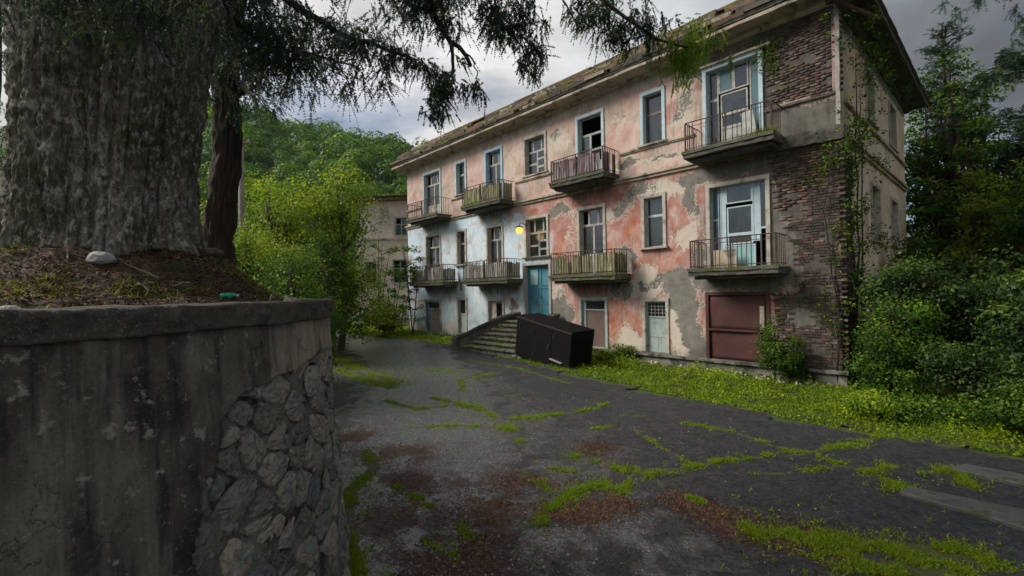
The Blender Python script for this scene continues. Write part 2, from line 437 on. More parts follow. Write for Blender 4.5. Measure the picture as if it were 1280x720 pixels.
def trunk_mat():
    m, t, out = new_mat('great_trunk_bark')
    P = pos(t); v = t.n('ShaderNodeTexCoord').outputs['Object']
    st = t.scalevec(P, (5.5, 5.5, 1.1)); a = t.noise(st, 5.5, 8, .72, .35); fine = t.noise(t.scalevec(P, (1, 1, .35)), 55, 5, .7, .6)
    bl = t.noise(t.scalevec(P, (1, 1, .6)), 19, 9, .78, .25); big = t.noise(P, 1.6, 5, .6)
    rid = t.n('ShaderNodeAttribute', attribute_name='ridge').outputs['Fac']
    c = t.mix(t.ramp(a, .38, .62), (.065, .054, .040, 1), (.245, .225, .185, 1))
    c = t.mix(t.ramp(big, .45, .62, 0, .7), c, (.045, .050, .018, 1))
    lich = t.math('MULTIPLY', t.ramp(bl, .51, .57), t.ramp(t.noise(P, 2.3, 4, .6), .30, .52))
    c = t.mix(t.math('MULTIPLY', lich, .85), c, t.mix(fine, (.20, .19, .16, 1), (.66, .64, .58, 1)))
    c = t.mix(t.ramp(rid, .38, .05, 0, .65), c, (.018, .014, .010, 1))
    h = t.math('ADD', t.math('ADD', a, t.math('MULTIPLY', bl, .7)), t.math('MULTIPLY', fine, .35))
    finish(t, out, c, .92, bump(t, h, 1., .035), spec=.2); return m
M['trunk'] = trunk_mat()


def asphalt_mat():
    m, t, out = new_mat('wet_asphalt')
    P = pos(t); a = t.noise(P, .55, 6, .6, .3); b = t.noise(P, 4, 8, .68); f = t.noise(P, 70, 4, .7); g = t.noise(P, 18, 6, .65)
    lit = t.n('ShaderNodeAttribute', attribute_name='litter').outputs['Fac']; ms = t.n('ShaderNodeAttribute', attribute_name='moss').outputs['Fac']
    wet = t.n('ShaderNodeAttribute', attribute_name='wet').outputs['Fac']
    vo = t.n('ShaderNodeTexVoronoi', {'Vector': t.n('ShaderNodeVectorMath', {0: P, 1: t.n('ShaderNodeVectorMath', {0: t.n('ShaderNodeTexNoise', {'Vector': P, 'Scale': 1.1, 'Detail': 7}).outputs['Color'], 'Scale': 1.9}, operation='SCALE').outputs[0]}).outputs[0], 'Scale': .55}, feature='DISTANCE_TO_EDGE').outputs['Distance']
    crack = t.math('MULTIPLY', t.ramp(vo, .006, .0), t.ramp(t.noise(P, .9, 4, .6), .48, .58))
    c = t.mix(t.ramp(b, .35, .65), (.014, .015, .018, 1), (.038, .038, .041, 1))
    mot = t.noise(P, 13, 9, .78, .2); c = t.mix(t.ramp(mot, .50, .60, 0, .75), c, (.046, .047, .050, 1)); c = t.mix(t.ramp(mot, .48, .40, 0, .85), c, (.006, .006, .007, 1))
    c = t.mix(t.ramp(t.noise(P, 2.1, 9, .74, .4), .53, .60, 0, .5), c, (.010, .010, .011, 1))
    ag = t.n('ShaderNodeTexVoronoi', {'Vector': P, 'Scale': 62.}); c = t.mix(t.math('MULTIPLY', t.ramp(ag.outputs['Distance'], .30, .18), t.ramp(t.n('ShaderNodeSeparateColor', {0: ag.outputs['Color']}).outputs[0], .72, .8)), c, (.20, .20, .195, 1))
    c = t.mix(t.ramp(f, .62, .72, 0, .8), c, (.17, .17, .17, 1))
    g2 = t.noise(P, 42, 5, .72, .4)
    kl = t.ramp(t.math('ADD', t.math('ADD', lit, t.math('MULTIPLY', t.math('SUBTRACT', b, .5), 1.6)), t.math('MULTIPLY', t.math('SUBTRACT', g2, .5), 2.6)), .50, .66)
    c = t.mix(t.math('MULTIPLY', kl, .8), c, t.mix(f, (.032, .013, .008, 1), (.11, .042, .024, 1)))
    km = t.ramp(t.math('ADD', ms, t.math('MULTIPLY', t.math('SUBTRACT', g, .5), 1.0)), .40, .55)
    c = t.mix(km, c, t.mix(f, (.030, .036, .008, 1), (.085, .10, .016, 1)))
    c = t.mix(crack, c, (.010, .010, .009, 1))
    wm = t.ramp(t.math('ADD', wet, t.math('MULTIPLY', t.math('SUBTRACT', t.noise(P, 1.6, 8, .7, .5), .5), 1.8)), .38, .62)
    r = t.mix(wm, t.ramp(g, .3, .7, .48, .75), t.ramp(g, .3, .7, .16, .34))
    r = t.math('MAXIMUM', r, t.math('MULTIPLY', t.math('MAXIMUM', kl, km), .8))
    c = t.mix(t.math('MULTIPLY', wm, .4), c, (.015, .016, .018, 1))
    h = t.math('SUBTRACT', t.math('ADD', t.math('MULTIPLY', g, .6), t.math('MULTIPLY', f, .35)), t.math('MULTIPLY', crack, 2.))
    h = t.math('ADD', h, t.math('ADD', t.math('MULTIPLY', b, 1.), t.math('MULTIPLY', mot, 1.4)))
    bs = t.ramp(wm, 0, 1, .95, .75)
    nb = bump(t, h, bs, .012)
    flakes = t.noise(t.scalevec(P, (1, 1, 1)), 26, 3, .55)
    nb = bump(t, flakes, t.math('MULTIPLY', wm, 1.), .035, nb)
    pb = finish(t, out, c, r, nb, spec=t.math('ADD', t.math('MULTIPLY', wm, .5), .45))
    dry = t.math('SUBTRACT', 1., t.math('MAXIMUM', kl, km), True)
    t.set(pb, 'Coat Weight', t.math('MULTIPLY', wm, dry)); t.set(pb, 'Coat Roughness', t.ramp(g, .35, .65, .20, .36)); t.set(pb, 'Coat IOR', 2.2)
    t.set(pb, 'Coat Normal', bump(t, t.math('ADD', t.math('MULTIPLY', b, .7), t.math('ADD', t.math('MULTIPLY', g, .7), t.math('MULTIPLY', flakes, .5))), 1., .035)); return m
M['asphalt'] = asphalt_mat()

m_, t_, out_ = new_mat('lamp_glow')
em = t_.n('ShaderNodeEmission', {'Color': (1, .50, .08, 1), 'Strength': .62}); t_.L.new(em.outputs[0], out_.inputs[0]); M['lamp'] = m_


# ------------------------------------------------------------------ leaf and grass writers (numpy)
def leaf_quads(C, size, rng, up=.3, aspect=.55, base_tint=None, nrm=None, w=.6):
    n = len(C); size = np.broadcast_to(size, n)
    d = rng.normal(size=(n, 3)); d /= np.linalg.norm(d, axis=1)[:, None]
    u = np.cross(d, rng.normal(size=(n, 3))); u[:, 2] *= (1 - up); u /= np.linalg.norm(u, axis=1)[:, None] + 1e-9
    nn = d * (1 - up) + np.array([0, 0, up]); v = np.cross(nn, u); v /= np.linalg.norm(v, axis=1)[:, None] + 1e-9
    if nrm is not None:
        nn = nrm * w + rng.normal(size=(n, 3)) * (1 - w) * .8; nn /= np.linalg.norm(nn, axis=1)[:, None]
        u = np.cross(nn, rng.normal(size=(n, 3))); u /= np.linalg.norm(u, axis=1)[:, None] + 1e-9; v = np.cross(nn, u)
    s = (size * rng.uniform(.6, 1.3, n))[:, None]
    V = np.stack([C - u * s * .5, C + v * s * aspect * .5 + u * s * .05, C + u * s * .5, C - v * s * aspect * .5 + u * s * .05], 1).reshape(-1, 3)
    F = np.arange(n * 4).reshape(n, 4)
    t = rng.uniform(0, 1, n) if base_tint is None else np.clip(base_tint + rng.normal(0, .16, n), 0, 1)
    return V, F, t


def crown_points(lobes, n, rng, shell=.55, clump=.22, per=22):
    """leaf clumps spread through the outer volume of several lobes; lobes = (cx,cy,cz,rx,ry,rz)"""
    L = np.array(lobes, float); wgt = (L[:, 3] * L[:, 4] * L[:, 5]) ** .75; wgt /= wgt.sum()
    nc = max(1, n // per); k = rng.choice(len(L), nc, p=wgt)
    d = rng.normal(size=(nc, 3)); d /= np.linalg.norm(d, axis=1)[:, None]
    r = rng.uniform(shell, 1.0, nc) ** .6 * (0.78 + .45 * fbm(d * 1.3 + k[:, None] * 3.7, 1.6, 2, 3))
    cc = L[k, :3] + d * L[k, 3:] * r[:, None]
    ct = np.clip(.22 + .38 * (d[:, 2] * .5 + .5) + rng.normal(0, .17, nc), 0, 1)  # leaves tinted paler towards lobe tops, overhead light put into the colour
    cs = clump * rng.uniform(.6, 1.5, nc)
    idx = np.repeat(np.arange(nc), per)
    g = rng.normal(size=(nc * per, 3)); g /= (1e-6 + np.linalg.norm(g, axis=1)[:, None]) ** .6
    P = cc[idx] + g * cs[idx][:, None] * np.array([1, 1, .5])
    nn = d[idx] * .6 + g * .5 + np.array([0, 0, .45]); nn /= np.linalg.norm(nn, axis=1)[:, None]
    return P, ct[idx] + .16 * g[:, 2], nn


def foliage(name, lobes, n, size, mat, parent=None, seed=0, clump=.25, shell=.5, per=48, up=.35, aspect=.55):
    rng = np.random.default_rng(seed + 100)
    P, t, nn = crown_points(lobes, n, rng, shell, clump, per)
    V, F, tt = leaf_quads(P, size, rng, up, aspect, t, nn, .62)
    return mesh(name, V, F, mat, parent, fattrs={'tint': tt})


def limbs(base, lobes, r0, seed, mb=None, lean=(0, 0), low=.35):
    rng = random.Random(seed); mb = mb or MB(); b = Vector(base)
    top = max(lobes, key=lambda l: l[2]); tp = Vector((top[0] * .7 + base[0] * .3 if True else 0, top[1] * .7 + base[1] * .3, top[2]))
    H = tp.z - b.z
    pts = [b + (tp - b) * (i / 7) + Vector((rng.uniform(-1, 1), rng.uniform(-1, 1), 0)) * H * .02 * (0 < i) for i in range(8)]
    mb.tube(pts, [r0 * (1.25 if i == 0 else 1 - .11 * i) for i in range(8)], 8)
    for l in lobes:
        a = pts[max(1, min(5, int(7 * max(low, min(.8, (l[2] - b.z) / H - .25)))))]
        e = Vector(l[:3])
        for k in range(3):
            e2 = e + Vector((rng.uniform(-.7, .7) * l[3], rng.uniform(-.7, .7) * l[4], rng.uniform(-.4, .7) * l[5]))
            m1 = a.lerp(e2, .5) + Vector((rng.uniform(-.1, .1), rng.uniform(-.1, .1), -.04)) * (e2 - a).length
            mb.tube([a, a.lerp(m1, .5), m1, m1.lerp(e2, .5), e2], [r0 * .4, r0 * .32, r0 * .22, r0 * .13, r0 * .05], 5)
    return mb


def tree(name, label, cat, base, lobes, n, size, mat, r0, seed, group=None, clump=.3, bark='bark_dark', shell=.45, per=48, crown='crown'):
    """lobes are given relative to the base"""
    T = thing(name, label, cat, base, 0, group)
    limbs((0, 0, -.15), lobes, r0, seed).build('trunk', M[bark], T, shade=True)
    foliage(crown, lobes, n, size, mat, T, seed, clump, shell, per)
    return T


def blades(C, h, wdt, rng, lean=.5):
    n = len(C); a = rng.uniform(0, 2 * np.pi, n); hh = h * rng.uniform(.4, 1.3, n)
    d = np.stack([np.cos(a), np.sin(a), np.zeros(n)], 1)
    b = rng.uniform(0, 2 * np.pi, n); tip = np.stack([np.cos(b) * lean, np.sin(b) * lean, np.ones(n)], 1) * hh[:, None]
    ww = (wdt * rng.uniform(.6, 1.3, n))[:, None]
    V = np.stack([C - d * ww * .5, C + d * ww * .5, C + tip], 1).reshape(-1, 3)
    return V, np.arange(n * 3).reshape(n, 3), rng.uniform(0, 1, n)


def seg_dist(P, line):
    """distance of points (n,2) to a polyline"""
    best = np.full(len(P), 1e9)
    for (x0, y0), (x1, y1) in zip(line[:-1], line[1:]):
        a = np.array([x0, y0]); d = np.array([x1 - x0, y1 - y0]); L2 = d @ d + 1e-9
        t = np.clip(((P - a) @ d) / L2, 0, 1); q = P - a - t[:, None] * d
        best = np.minimum(best, np.hypot(q[:, 0], q[:, 1]))
    return best


def pip(P, poly):
    x, y = P[:, 0], P[:, 1]; ins = np.zeros(len(P), bool); j = len(poly) - 1
    for i in range(len(poly)):
        xi, yi = poly[i]; xj, yj = poly[j]
        c = ((yi > y) != (yj > y)) & (x < (xj - xi) * (y - yi) / (yj - yi + 1e-12) + xi)
        ins ^= c; j = i
    return ins


def zg(y):
    return np.clip((np.asarray(y, float) - 8) * .0143, 0, .35)

# ------------------------------------------------------------------ ground and road
VERGE = [(-24, 42), (-13.27, 31.94), (-6.35, 26.09), (-3.2, 22.86), (-1.47, 20.68), (-0.05, 18.06), (1.56, 15.53), (2.43, 14.37), (3.92, 12.12), (5.2, 10.6),
         (6.28, 9.1), (7.23, 8.2), (8.24, 7.53), (10.5, 6.3), (15, 4)]
CRACKS = [  # polyline, spread, tufts per metre
    ([(-2.17, 9.36), (-1.42, 9.47), (-0.7, 9.43), (0.03, 9.14)], .06, 150), ([(-2.07, 11.85), (-1.52, 11.41), (-0.62, 10.5), (-0.11, 9.25)], .10, 170),
    ([(-0.35, 9.8), (0.37, 10.0), (1.14, 10.26), (1.87, 10.61), (2.23, 11.09)], .05, 190), ([(-2.32, 10.8), (-1.48, 11.1), (-.9, 10.9)], .09, 160),
    ([(-2.94, 15.85), (-1.72, 15.4)], .1, 110), ([(-1.59, 14.21), (-1.37, 12.6)], .09, 120), ([(-1.26, 14.43), (-0.59, 15.02)], .1, 110),
    ([(-0.23, 11.89), (0.2, 12.12)], .06, 120), ([(-0.03, 8.58), (0.24, 8.35)], .04, 120), ([(0.85, 7.76), (1.34, 7.42)], .11, 220),
    ([(0.27, 5.44), (0.38, 5.7), (0.61, 6.11), (0.95, 6.44), (1.24, 6.54), (1.45, 6.3)], .06, 340), ([(1.69, 6.86), (2.04, 6.93), (2.38, 7.04), (2.83, 7.18), (3.28, 7.4)], .05, 300),
    ([(3.69, 7.38), (4.18, 7.61), (4.65, 7.58), (5.19, 7.83), (5.83, 8.0)], .05, 320), ([(2.11, 6.27), (2.32, 6.05), (2.56, 5.81), (2.63, 5.36), (2.68, 5.07)], .035, 330),
    ([(4.89, 7.57), (4.98, 7.09), (5.16, 6.8), (5.81, 7.05)], .06, 240), ([(5.02, 6.28), (5.27, 6.27), (5.2, 6.55)], .10, 240),
    ([(5.9, 6.77), (6.5, 6.86), (6.11, 6.24)], .08, 260), ([(3.04, 5.14), (3.47, 4.99), (3.91, 4.8), (4.55, 4.78), (4.66, 4.57)], .20, 620),
    ([(3.17, 4.68), (3.51, 4.51), (4.27, 4.48)], .17, 700), ([(-8.28, 20.48), (-5.53, 16.49), (-3.49, 13.79)], .35, 260), ([(-7.06, 17.47), (-4.95, 14.74), (-3.47, 13.25)], .30, 260),
    ([(-2.31, 6.34), (-1.95, 5.47), (-1.61, 4.61), (-1.5, 3.9)], .10, 420), ([(-1.72, 6.65), (-1.06, 5.94)], .07, 160), ([(-0.7, 5.47), (-0.49, 5.13)], .05, 150),
    ([(2.26, 10.07), (2.79, 9.91)], .05, 150), ([(1.5, 9.1), (2.0, 9.3)], .05, 60), ([(5.1, 6.22), (5.85, 5.42), (6.3, 5.0)], .05, 300), ([(6.45, 6.92), (7.05, 6.45), (7.6, 6.05)], .05, 240),
    ([(0.1, 7.1), (.3, 6.7), (.5, 6.3)], .08, 60), ([(1.4, 7.3), (1.7, 6.9)], .06, 160), ([(0.45, 7.2), (.9, 7.0)], .05, 60), ([(-2.6, 8.1), (-2.2, 7.3), (-2.3, 6.5)], .14, 110), ([(-1.0, 5.1), (-.6, 4.8)], .05, 60),
    ([(1.45, 6.3), (1.6, 6.6), (1.69, 6.86)], .04, 160), ([(0.03, 9.14), (-.11, 9.25), (-.35, 9.8)], .06, 100), ([(1.34, 7.42), (1.9, 7.1), (2.38, 7.04)], .05, 90), ([(3.28, 7.4), (3.69, 7.38)], .04, 160), ([(2.83, 7.18), (2.5, 8.2), (2.3, 9.2)], .05, 50),
    ([(1.95, 6.9), (2.05, 6.5), (2.11, 6.27)], .05, 140), ([(5.83, 8.0), (6.4, 8.3), (6.8, 8.6)], .08, 160), ([(4.98, 7.09), (4.3, 6.9), (3.5, 6.8)], .04, 80), ([(-1.8, 17.8), (.1, 15.9), (1.6, 13.3)], .09, 60), ([(3.4, 9.4), (4.2, 8.7), (4.65, 7.58)], .06, 110), ([(-3.2, 11.6), (-2.3, 10.9)], .1, 120), ([(2.66, 5.2), (3.04, 5.14)], .08, 200)]
LITTER = [(-1.75, 7.92, .45), (-1.17, 6.55, .55), (-1.25, 5.64, .7), (-0.75, 4.93, .75), (-0.44, 5.65, .35), (0.07, 6.64, .28), (-1.7, 6.85, .45), (-2.35, 7.98, .5), (-3.08, 8.92, .4),
          (-0.54, 4.5, .5), (2.41, 5.72, .25), (2.2, 6.0, .2), (1.3, 6.0, .25), (0.9, 5.7, .22), (0.55, 5.78, .25), (1.4, 8.0, .25), (-.2, 6.1, .25), (2.6, 5.3, .3), (3.2, 5.0, .4)]

# the big sheet of ground
gx = np.concatenate([np.linspace(-900, -40, 24), np.linspace(-36, 40, 39), np.linspace(46, 900, 22)])
gy = np.concatenate([np.linspace(-120, -10, 9), np.linspace(-8, 44, 53), np.linspace(50, 1200, 30)])
X, Y = np.meshgrid(gx, gy, indexing='ij'); Z = zg(Y) - .03
V = np.stack([X, Y, Z], -1).reshape(-1, 3); ny = len(gy)
ii, jj = np.meshgrid(np.arange(len(gx) - 1), np.arange(ny - 1), indexing='ij'); q = (ii * ny + jj).ravel()
kind(mesh('ground', V, np.stack([q, q + ny, q + ny + 1, q + 1], 1), M['ground']), 'structure')

# the asphalt: fine sheet with a broken edge against the verge
step = .08
gx = np.arange(-15, 13, step); gy = np.arange(-3, 36, step)
X, Y = np.meshgrid(gx, gy, indexing='ij'); P2 = np.stack([X.ravel(), Y.ravel()], 1)
P3 = np.concatenate([P2, np.zeros((len(P2), 1))], 1)
inside = pip(P2, VERGE + [(15, -10), (-30, -10)])
dv = seg_dist(P2, VERGE); keep = inside | (dv < .45 * fbm(P3, 1.8, 4, 5))
keep &= ~((dv < .55 * smooth(fbm(P3, 1.1, 4, 9), .40, .72)) & inside)
Z = zg(P2[:, 1]) + .004 + .035 * (fbm(P3, .45, 4, 2) - .5) + .006 * fbm(P3, 6, 2, 3)
moss = np.zeros(len(P2))
for line, sp, dn in CRACKS: moss = np.maximum(moss, np.exp(-(seg_dist(P2, line) / (sp * .85)) ** 2))
moss = np.maximum(moss, np.exp(-(dv / .34) ** 2) * smooth(fbm(P3, 2.2, 4, 151), .36, .62))
lit = np.zeros(len(P2))
for x, y, r in LITTER: lit = np.maximum(lit, 1.05 * np.exp(-((P2[:, 0] - x) ** 2 + ((P2[:, 1] - y) * 1.2) ** 2) / r ** 2))
lit = np.maximum(lit, .50 * np.exp(-((P2[:, 0] + .6) / 2.2) ** 2 - ((P2[:, 1] - 6) / 2.6) ** 2)); lit = lit * (.25 + 1.25 * smooth(fbm(P3, 2.6, 5, 141, .65), .38, .60)); lit = np.maximum(lit, .22)
wet = 1.25 * np.exp(-(seg_dist(P2, [(-10, 28), (-4.6, 20), (-2.4, 13), (-1.7, 9), (-1.9, 6)]) / 1.8) ** 2)
wet = np.maximum(wet, .55 * np.exp(-(seg_dist(P2, [(-1, 14), (.6, 9.5), (1, 5)]) / 1.5) ** 2)); wet = np.maximum(wet, .05)
ny = len(gy); ii, jj = np.meshgrid(np.arange(len(gx) - 1), np.arange(ny - 1), indexing='ij'); q = (ii * ny + jj).ravel()
F = np.stack([q, q + ny, q + ny + 1, q + 1], 1); F = F[keep[F].all(1)]
V = np.stack([P2[:, 0], P2[:, 1], Z], 1); used = np.unique(F); mp = np.zeros(len(V), int); mp[used] = np.arange(len(used))
kind(mesh('road', V[used], mp[F], M['asphalt'], attrs={'moss': moss[used], 'litter': lit[used], 'wet': wet[used]}, shade=True), 'structure')
def road_z(P2):
    P3 = np.concatenate([P2, np.zeros((len(P2), 1))], 1)
    return zg(P2[:, 1]) + .004 + .035 * (fbm(P3, .45, 4, 2) - .5) + .006 * fbm(P3, 6, 2, 3)

# grass and moss in the cracks
rng = np.random.default_rng(3); PC = []; PS = []
for line, sp, dn in CRACKS:
    L = np.array(line, float); sl = np.hypot(*(L[1:] - L[:-1]).T); n = int(sl.sum() * dn * 2.4)
    k = rng.choice(len(sl), n, p=sl / sl.sum()); t = rng.uniform(0, 1, n)[:, None]
    p = L[k] * (1 - t) + L[k + 1] * t
    cl = vnoise(np.concatenate([p, np.zeros((n, 1))], 1), 2.3, 4)
    p = p + rng.normal(0, 1, (n, 2)) * (sp * (.25 + .9 * cl) * np.where(rng.uniform(0, 1, n) < .25, 2.8, .6))[:, None]
    c2 = vnoise(np.concatenate([p, np.zeros((n, 1))], 1), 5.5, 14)
    c3 = fbm(np.concatenate([p, np.zeros((n, 1))], 1), 9., 2, 24); p = p[(cl > .30) & (c2 + .5 * (c3 - .5) > .44)]; k6 = rng.uniform(.01, .035, (len(p), 1))
    p = np.repeat(p, 5, 0) + rng.normal(0, 1, (len(p) * 5, 2)) * np.repeat(k6, 5, 0); PC.append(p)
PC = np.concatenate(PC); PC = np.concatenate([PC, road_z(PC)[:, None]], 1)
V, F, t = blades(PC, .042, .009, rng, .9)
V2, F2, t2 = leaf_quads(PC[::3] + [0, 0, .012], .028, rng, .6, .6)
o = mesh('crack_grass', V, F, M['grass'], fattrs={'tint': np.clip(t * .8 + .1, 0, 1)}); kind(o, 'stuff', 'bright green grass growing along the cracks of the wet road'); o['category'] = 'grass'
o = mesh('crack_moss', V2, F2, M['moss'], fattrs={'tint': t2}); kind(o, 'stuff', 'low moss cushions along the cracks of the wet road'); o['category'] = 'moss'

# pine litter, sticks and small stones on the road
n = 30000; k = rng.integers(0, len(LITTER), n); LT = np.array(LITTER)
p = LT[k, :2] + rng.normal(0, .80, (n, 2)) * LT[k, 2:3]; p = p[(fbm(np.concatenate([p, np.zeros((n, 1))], 1), 2.6, 4, 161, .65) > .40)]
p2 = np.stack([rng.uniform(-3, 3.5, 3500), rng.uniform(3.6, 10, 3500)], 1); p = np.concatenate([p, p2])
C = np.concatenate([p, road_z(p)[:, None] + .006], 1)
V, F, t = leaf_quads(C, .058, rng, .8, .17)
o = mesh('fallen_needles', V, F, M['litter'], fattrs={'tint': t}); kind(o, 'stuff', 'red brown fallen needles and twigs scattered on the road'); o['category'] = 'litter'
n = 1500; p = np.stack([rng.normal(-.55, .8, n), rng.gamma(2.2, .55, n) + 3.9], 1)
p2 = np.stack([rng.uniform(-3, 6, 500), rng.uniform(4, 12, 500)], 1); p = np.concatenate([p, p2]); C = np.concatenate([p, road_z(p)[:, None]], 1)
oct_ = np.array([(1, 0, 0), (0, 1, 0), (-1, 0, 0), (0, -1, 0), (0, 0, .8), (0, 0, -.5)]); of = np.array([(0, 1, 4), (1, 2, 4), (2, 3, 4), (3, 0, 4), (1, 0, 5), (2, 1, 5), (3, 2, 5), (0, 3, 5)])
s = rng.gamma(2., .0042, len(C)).clip(.003, .022); V = (C[:, None] + oct_[None] * s[:, None, None] * rng.uniform(.6, 1.4, (len(C), 6, 1))).reshape(-1, 3)
F = (of[None] + (np.arange(len(C)) * 6)[:, None, None]).reshape(-1, 3)
o = mesh('road_gravel', V, F, M['pebble']); kind(o, 'stuff', 'loose pale gravel scattered over the asphalt'); o['category'] = 'gravel'
for i in range(9):
    x, y = rng.uniform(-1.6, 1.6), rng.uniform(4.3, 8.5); a = rng.uniform(0, 3.1); L = rng.uniform(.15, .5)
    if i == 0: x, y, a, L = .25, 4.85, 2.3, .6
    pts = [(x + math.cos(a) * L * (s - .5) + rng.normal(0, .012), y + math.sin(a) * L * (s - .5) + rng.normal(0, .012), float(road_z(np.array([[x, y]]))[0]) + .012 + .01 * s) for s in (0, .3, .6, 1)]
    o = MB().tube(pts, [.006, .006, .005, .002], 5).build('fallen_stick', M['bark_grey']); tag(o, 'thin dead stick lying flat on the wet asphalt among needle litter' if i else 'longest dead stick lying on the gravelly asphalt at the bottom centre', 'stick', 'sticks fallen on the road')

# flat stone slabs at the right
def slab(poly, label, seed):
    mb = MB(); P = np.array(poly, float); c = P.mean(0); zc = float(road_z(c[None])[0]) + .02
    n = 14; e = []
    for i in range(4):
        a, b = P[i], P[(i + 1) % 4]
        for k in range(n): e.append(a + (b - a) * k / n)
    e = np.array(e); e3 = np.concatenate([e, np.zeros((len(e), 1))], 1)
    e += (np.stack([fbm(e3, 5, 3, seed), fbm(e3, 5, 3, seed + 4)], 1) - .5) * .09
    ins = c + (e - c) * .96; m = len(e)
    V = [(*q, zc - .06) for q in e] + [(*q, zc + .012) for q in e] + [(*q, zc + .026) for q in ins] + [(*c, zc + .028)]
    F = [(i, (i + 1) % m, m + (i + 1) % m, m + i) for i in range(m)] + [(m + i, m + (i + 1) % m, 2 * m + (i + 1) % m, 2 * m + i) for i in range(m)] + [(2 * m + i, 2 * m + (i + 1) % m, 3 * m) for i in range(m)]
    return tag(mesh('paving_slab', V, F, M['slab_stone']), label, 'slab', 'flat slabs set in the road')
slab([(5.01, 6.06), (5.25, 6.25), (6.1, 5.45), (6.9, 4.6), (6.3, 4.3), (5.45, 5.05)][0:2] + [(6.9, 4.75), (6.2, 4.25)], 'longer pale flat stone slab set in the cracked road, nearer the camera', 2)
slab([(6.35, 6.85), (6.73, 6.98), (7.9, 5.75), (7.35, 5.45)], 'shorter pale flat stone slab set in the road close to the shrubs', 6)

# ------------------------------------------------------------------ the raised planter with its retaining wall
PCX, PCY, PR = -4.24, 3.77, 2.5
TH0, TH1 = rad(-100), rad(45)
def plan(s, off=0.):
    """s: angle in radians, straight runs beyond both ends of the arc; off: outward offset"""
    s = np.asarray(s, float); th = np.clip(s, TH0, TH1); r = PR + off
    x = PCX + r * np.cos(th); y = PCY + r * np.sin(th)
    ex = (s - th) * PR
    return x - np.sin(th) * ex, y + np.cos(th) * ex
WZ0, WZ1 = -.1, 2.54
BAT = .075
WALL = thing('retaining_wall', 'tall curved retaining wall of blackened render and rough stone with thick concrete cap', 'wall', (PCX, PCY, 0))
def bat(z): return BAT * (2.6 - z)
wl = lambda V: V - np.array([PCX, PCY, 0])

# boundary below which the render has fallen: angle (deg) -> height
BA = np.array([-27, -24.2, -24.0, -22.6, -21.5, -20.6, -18.6, -16, -12, -8.6, -4, -1.2, 3, 7.6, 14, 22, 60]); BZ = np.array([-.5, .9, 1.3, 1.5, 1.77, 1.97, 2.05, 2.1, 2.13, 2.16, 2.17, 2.19, 2.24, 2.24, 2.22, 2.2, 2.2])
def bz(deg, z):
    P = np.stack([deg * .06, z, z * 0], -1)
    return np.interp(deg + (fbm(P, 3.2, 4, 3) - .5) * 3.4, BA, BZ) + (fbm(P, 6, 3, 8) - .5) * .10
# render shell
s_ = np.radians(np.concatenate([np.arange(-230, -60, 4.), np.arange(-60, 30, .4), np.arange(30, 110, 3.)])); z_ = np.concatenate([np.linspace(-.1, 1.0, 30), np.arange(1.02, 2.56, .018)])
S, Zg = np.meshgrid(s_, z_, indexing='ij')
x, y = plan(S, .055 + bat(Zg)); P = np.stack([x, y, Zg], -1).reshape(-1, 3)
nrm = np.stack([np.cos(np.clip(S, TH0, TH1)), np.sin(np.clip(S, TH0, TH1)), 0 * S], -1).reshape(-1, 3)
P = P + nrm * ((fbm(P, 1.4, 4, 1) - .5) * .05 + (fbm(P, 9, 3, 6) - .5) * .014)[:, None]
dg = np.degrees(S).ravel(); lim = bz(dg, P[:, 2]); keep = P[:, 2] > lim
nz = len(z_); ii, jj = np.meshgrid(np.arange(len(s_) - 1), np.arange(nz - 1), indexing='ij'); q = (ii * nz + jj).ravel()
F = np.stack([q, q + nz, q + nz + 1, q + 1], 1); F = F[keep[F].all(1)]
used = np.unique(F); mp = np.zeros(len(P), int); mp[used] = np.arange(len(used))
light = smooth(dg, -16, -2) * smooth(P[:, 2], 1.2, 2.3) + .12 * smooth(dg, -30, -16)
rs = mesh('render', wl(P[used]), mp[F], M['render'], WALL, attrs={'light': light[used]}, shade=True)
so = rs.modifiers.new('thickness', 'SOLIDIFY'); so.thickness = .05; so.offset = -1
# mortar core behind the stones
S, Zg = np.meshgrid(np.radians(np.arange(-34, 150, .8)), np.linspace(-.1, 2.5, 60), indexing='ij'); x, y = plan(S, .004 + bat(Zg))
P = np.stack([x, y, Zg], -1).reshape(-1, 3); P[:, :2] += (fbm(P, 4, 4, 2)[:, None] - .5) * .085
nz = 60; ii, jj = np.meshgrid(np.arange(S.shape[0] - 1), np.arange(nz - 1), indexing='ij'); q = (ii * nz + jj).ravel()
mesh('mortar', wl(P), np.stack([q, q + nz, q + nz + 1, q + 1], 1), M['mortar'], WALL)
